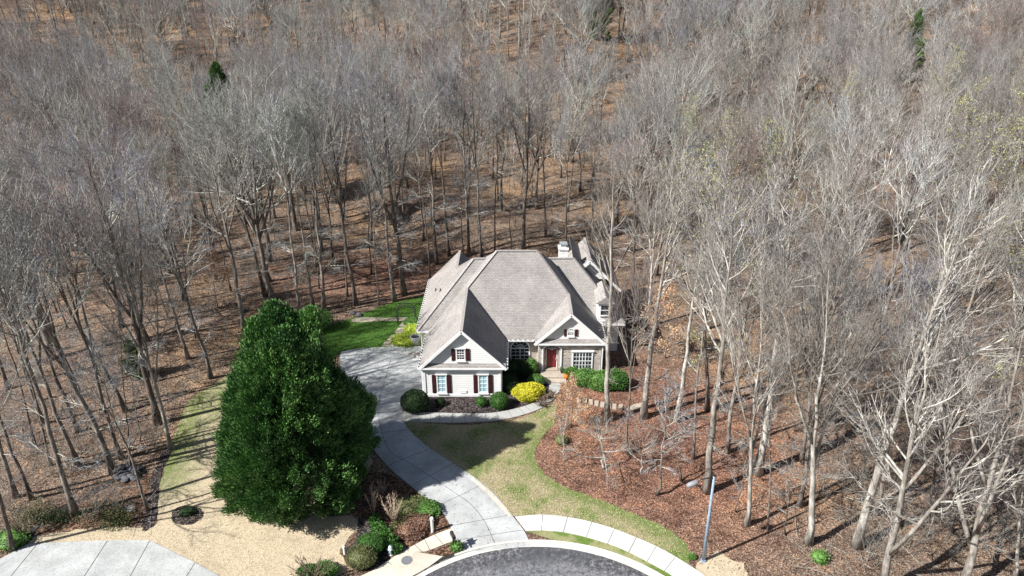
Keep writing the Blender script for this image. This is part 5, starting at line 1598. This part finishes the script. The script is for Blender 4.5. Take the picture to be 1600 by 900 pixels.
pruned('bare_shrub', 'bare arching shrub at the left end of the neighbour driveway', 38, 842, 2.2, .9, 10, 7, 'stem')
for i, (px, py, s_) in enumerate([(848, 634, .9), (860, 622, .8), (843, 622, .9)]):
    pruned('twiggy_shrub', ['grey purple twiggy shrub nearest the walk below the yellow shrub', 'grey purple twiggy shrub at the bend of the walk right of the yellow shrub', 'grey twiggy shrub against the right side of the yellow shrub'][i], px, py, .6, s_, 34, 20 + i, 'pale_stem' if i == 2 else 'stem')
# rock pile
def rock(px, py, s_, label, material='rock', seed=0, group=None, flat=.55, z=0.0, name='rock', cat='rock'):
    r = random.Random(seed); x, y = at(px, py)
    import bmesh
    bm = bmesh.new(); bmesh.ops.create_icosphere(bm, subdivisions=2, radius=1)
    ph = [r.uniform(0, 6) for _ in range(6)]
    for v in bm.verts:
        c = v.co
        k_ = 1 + .16 * math.sin(c.x * 3 + ph[0]) + .14 * math.sin(c.y * 3.4 + ph[1]) + .12 * math.sin(c.z * 4 + ph[2] + c.x * 2)
        v.co = Vector((c.x * s_ * k_, c.y * s_ * .75 * k_, c.z * s_ * flat * k_))
    me = bpy.data.meshes.new(name); bm.to_mesh(me); bm.free(); me.materials.append(M[material])
    o = bpy.data.objects.new(name, me); C.objects.link(o)
    o.location = (x, y, z + s_ * flat * .6); o.rotation_euler = (r.uniform(-.2, .2), r.uniform(-.2, .2), r.uniform(0, 6))
    return tag(o, label, cat, group)
for i, (px, py) in enumerate([(182, 739), (190, 744), (199, 741), (207, 736), (213, 741), (186, 748), (196, 750), (203, 746), (192, 736), (216, 734), (209, 748), (200, 733)]):
    rock(px, py, rnd.uniform(.28, .46), 'dark grey rock of the pile at the wood edge left of the tan lawn', 'rock', i, 'dark rocks of the pile at the wood edge', z=0 if i % 4 else .25)
rock(202, 796, .42, 'pale flat stone lying in the left planting bed', 'light_rock', 40, flat=.16)
rock(378, 488, .5, 'dark rock at the wood edge near the evergreen top', 'rock', 41)
for i, (px, py, lb) in enumerate([(552, 490, 'dark rock left of two at the upper corner of the back lawn'), (560, 494, 'dark rock right of two at the upper corner of the back lawn')]):
    rock(px, py, .42, lb, 'rock', 42 + i)
for i, (px, py) in enumerate([(641, 553), (648, 555), (655, 553), (645, 558), (653, 559)]):
    rock(px, py, .28, 'pale tan stone of the low edging at the garage side of the driveway', 'light_rock', 50 + i, 'pale edging stones beside the garage', flat=.5, z=.04)
# stepping stones right of the walk
for i, (px, py) in enumerate([(905, 626), (914, 627), (923, 629), (932, 631), (941, 633), (951, 635), (960, 636), (970, 637)]):
    x, y = at(px, py)
    b = MB(); b.box((x, y, .04), (.34, .75, .10), R(rnd.uniform(-12, 2)))
    tag(b.build('stepping_stone', M['stone_slab']), ['leftmost', 'second from left', 'third from left', 'fourth from left', 'fourth from right', 'third from right', 'second from right', 'rightmost'][i] + ' of the row of tan stepping stones right of the front walk', 'stepping stone', 'stepping stones right of the front walk')
b = MB(); b.prism(P((976, 642), (990, 633), (1003, 630), (1003, 637), (990, 641)), 0, .09)
tag(b.build('stone_slab', M['stone_slab']), 'pale stone landing at the right end of the stepping stones', 'stone slab')
# retaining stones near the house front (two little steps to the walk)
# garden arch
ax, ay = at(636, 505)
ar = thing('garden_arch', 'dark metal garden arch at the crossing of the stone paths', 'garden arch', (ax, ay, 0))
for dy_ in (-.3, .3):
    b = MB()
    pts_ = [(-.95, dy_, 0), (-.95, dy_, 1.35)] + [(-.95 * math.cos(math.pi * k / 12), dy_, 1.35 + .85 * math.sin(math.pi * k / 12)) for k in range(1, 12)] + [(.95, dy_, 1.35), (.95, dy_, 0)]
    b.tube(pts_, .04, 6); b.build('hoop', M['dark_metal'], ar)
for k in range(15):
    if k < 3: p = (-.95, .35 + k * .45)
    elif k > 11: p = (.95, .35 + (14 - k) * .45)
    else:
        a_ = math.pi * (k - 3) / 8; p = (-.95 * math.cos(a_), 1.35 + .85 * math.sin(a_))
    b = MB(); b.tube([(p[0], -.3, p[1]), (p[0], .3, p[1])], .025, 5); b.build('rung', M['dark_metal'], ar)
V_, F_ = leaf_quads(np.array([(sgn * .95 + rs.normal() * .06, rs.uniform(-.3, .3), rs.uniform(0, 2.0)) for sgn in (-1, 1) for _ in range(260)]), rs.normal(size=(520, 3)), .09, .5)
npmesh('climbing_plant', V_, [F_], M['dark_leaves'], parent=ar)
# grey bin
gx_, gy_ = at(651, 538)
gbn = thing('garden_bin', 'grey round bin standing beside the garage corner among yellow plants', 'bin', (gx_ - .1, gy_, 0))
b = MB(); b.lathe([(.40, 0), (.46, .85), (.50, .86), (.50, .93), (.45, .93), (.42, .15)], n=18); b.build('body', M['grey_bin'], gbn)
b = MB(); b.lathe([(.44, .78), (.30, .80)], n=18); b.build('soil', M['dark_metal'], gbn)
# orange pumpkin pot and lantern by the door
px_, py_ = 4.95, 52.9
pt = thing('pumpkin', 'orange pumpkin stand right of the front steps by the door', 'pumpkin', (px_, py_, 0))
b = MB()
o_ = len(b.v)
for i in range(9):
    th = math.pi * i / 8
    for k in range(24):
        a_ = 2 * math.pi * k / 24; r_ = (.30 * math.sin(th) + .001) * (1 + .08 * abs(math.cos(a_ * 4)))
        b.v.append((r_ * math.cos(a_), r_ * math.sin(a_), .34 - .26 * math.cos(th)))
for i in range(8):
    for k in range(24): b.f.append((i * 24 + k, i * 24 + (k + 1) % 24, (i + 1) * 24 + (k + 1) % 24, (i + 1) * 24 + k)); b.m.append(0)
b.build('body', M['orange_pot'], pt, sm=True)
b = MB(); b.tube([(0, 0, .58), (.02, 0, .68), (.05, .01, .74)], [.04, .03, .03], 7); b.build('stalk', M['stem'], pt)
b = MB(); b.lathe([(.2, 0), (.24, .08)], n=12); b.build('stand', M['dark_metal'], pt)
x_, y_ = 4.55, 53.4
pn = thing('plant_pot', 'small dark pot with sparse plant on the stoop right of the red door', 'plant pot', (x_, y_, .32))
b = MB(); b.lathe([(.10, 0), (.16, .30), (.13, .30), (.12, .24)], n=12); b.build('pot', M['dark_metal'], pn)
V_, F_ = foliage(160, .18, .18, .2, .09, .2, .5, 3); V_[:, 2] += .42; npmesh('plant', V_, [F_], M['box_leaves'], parent=pn)
# garage side coach lamps etc. not seen; planter stones on the left mulch circle
shrub('mulch_mound_plant', 'low dark twiggy mound in the round mulch bed on the tan lawn', 293, 803, .55, .45, .22, 'dark_leaves', 700, .08, .2, cat='plant')
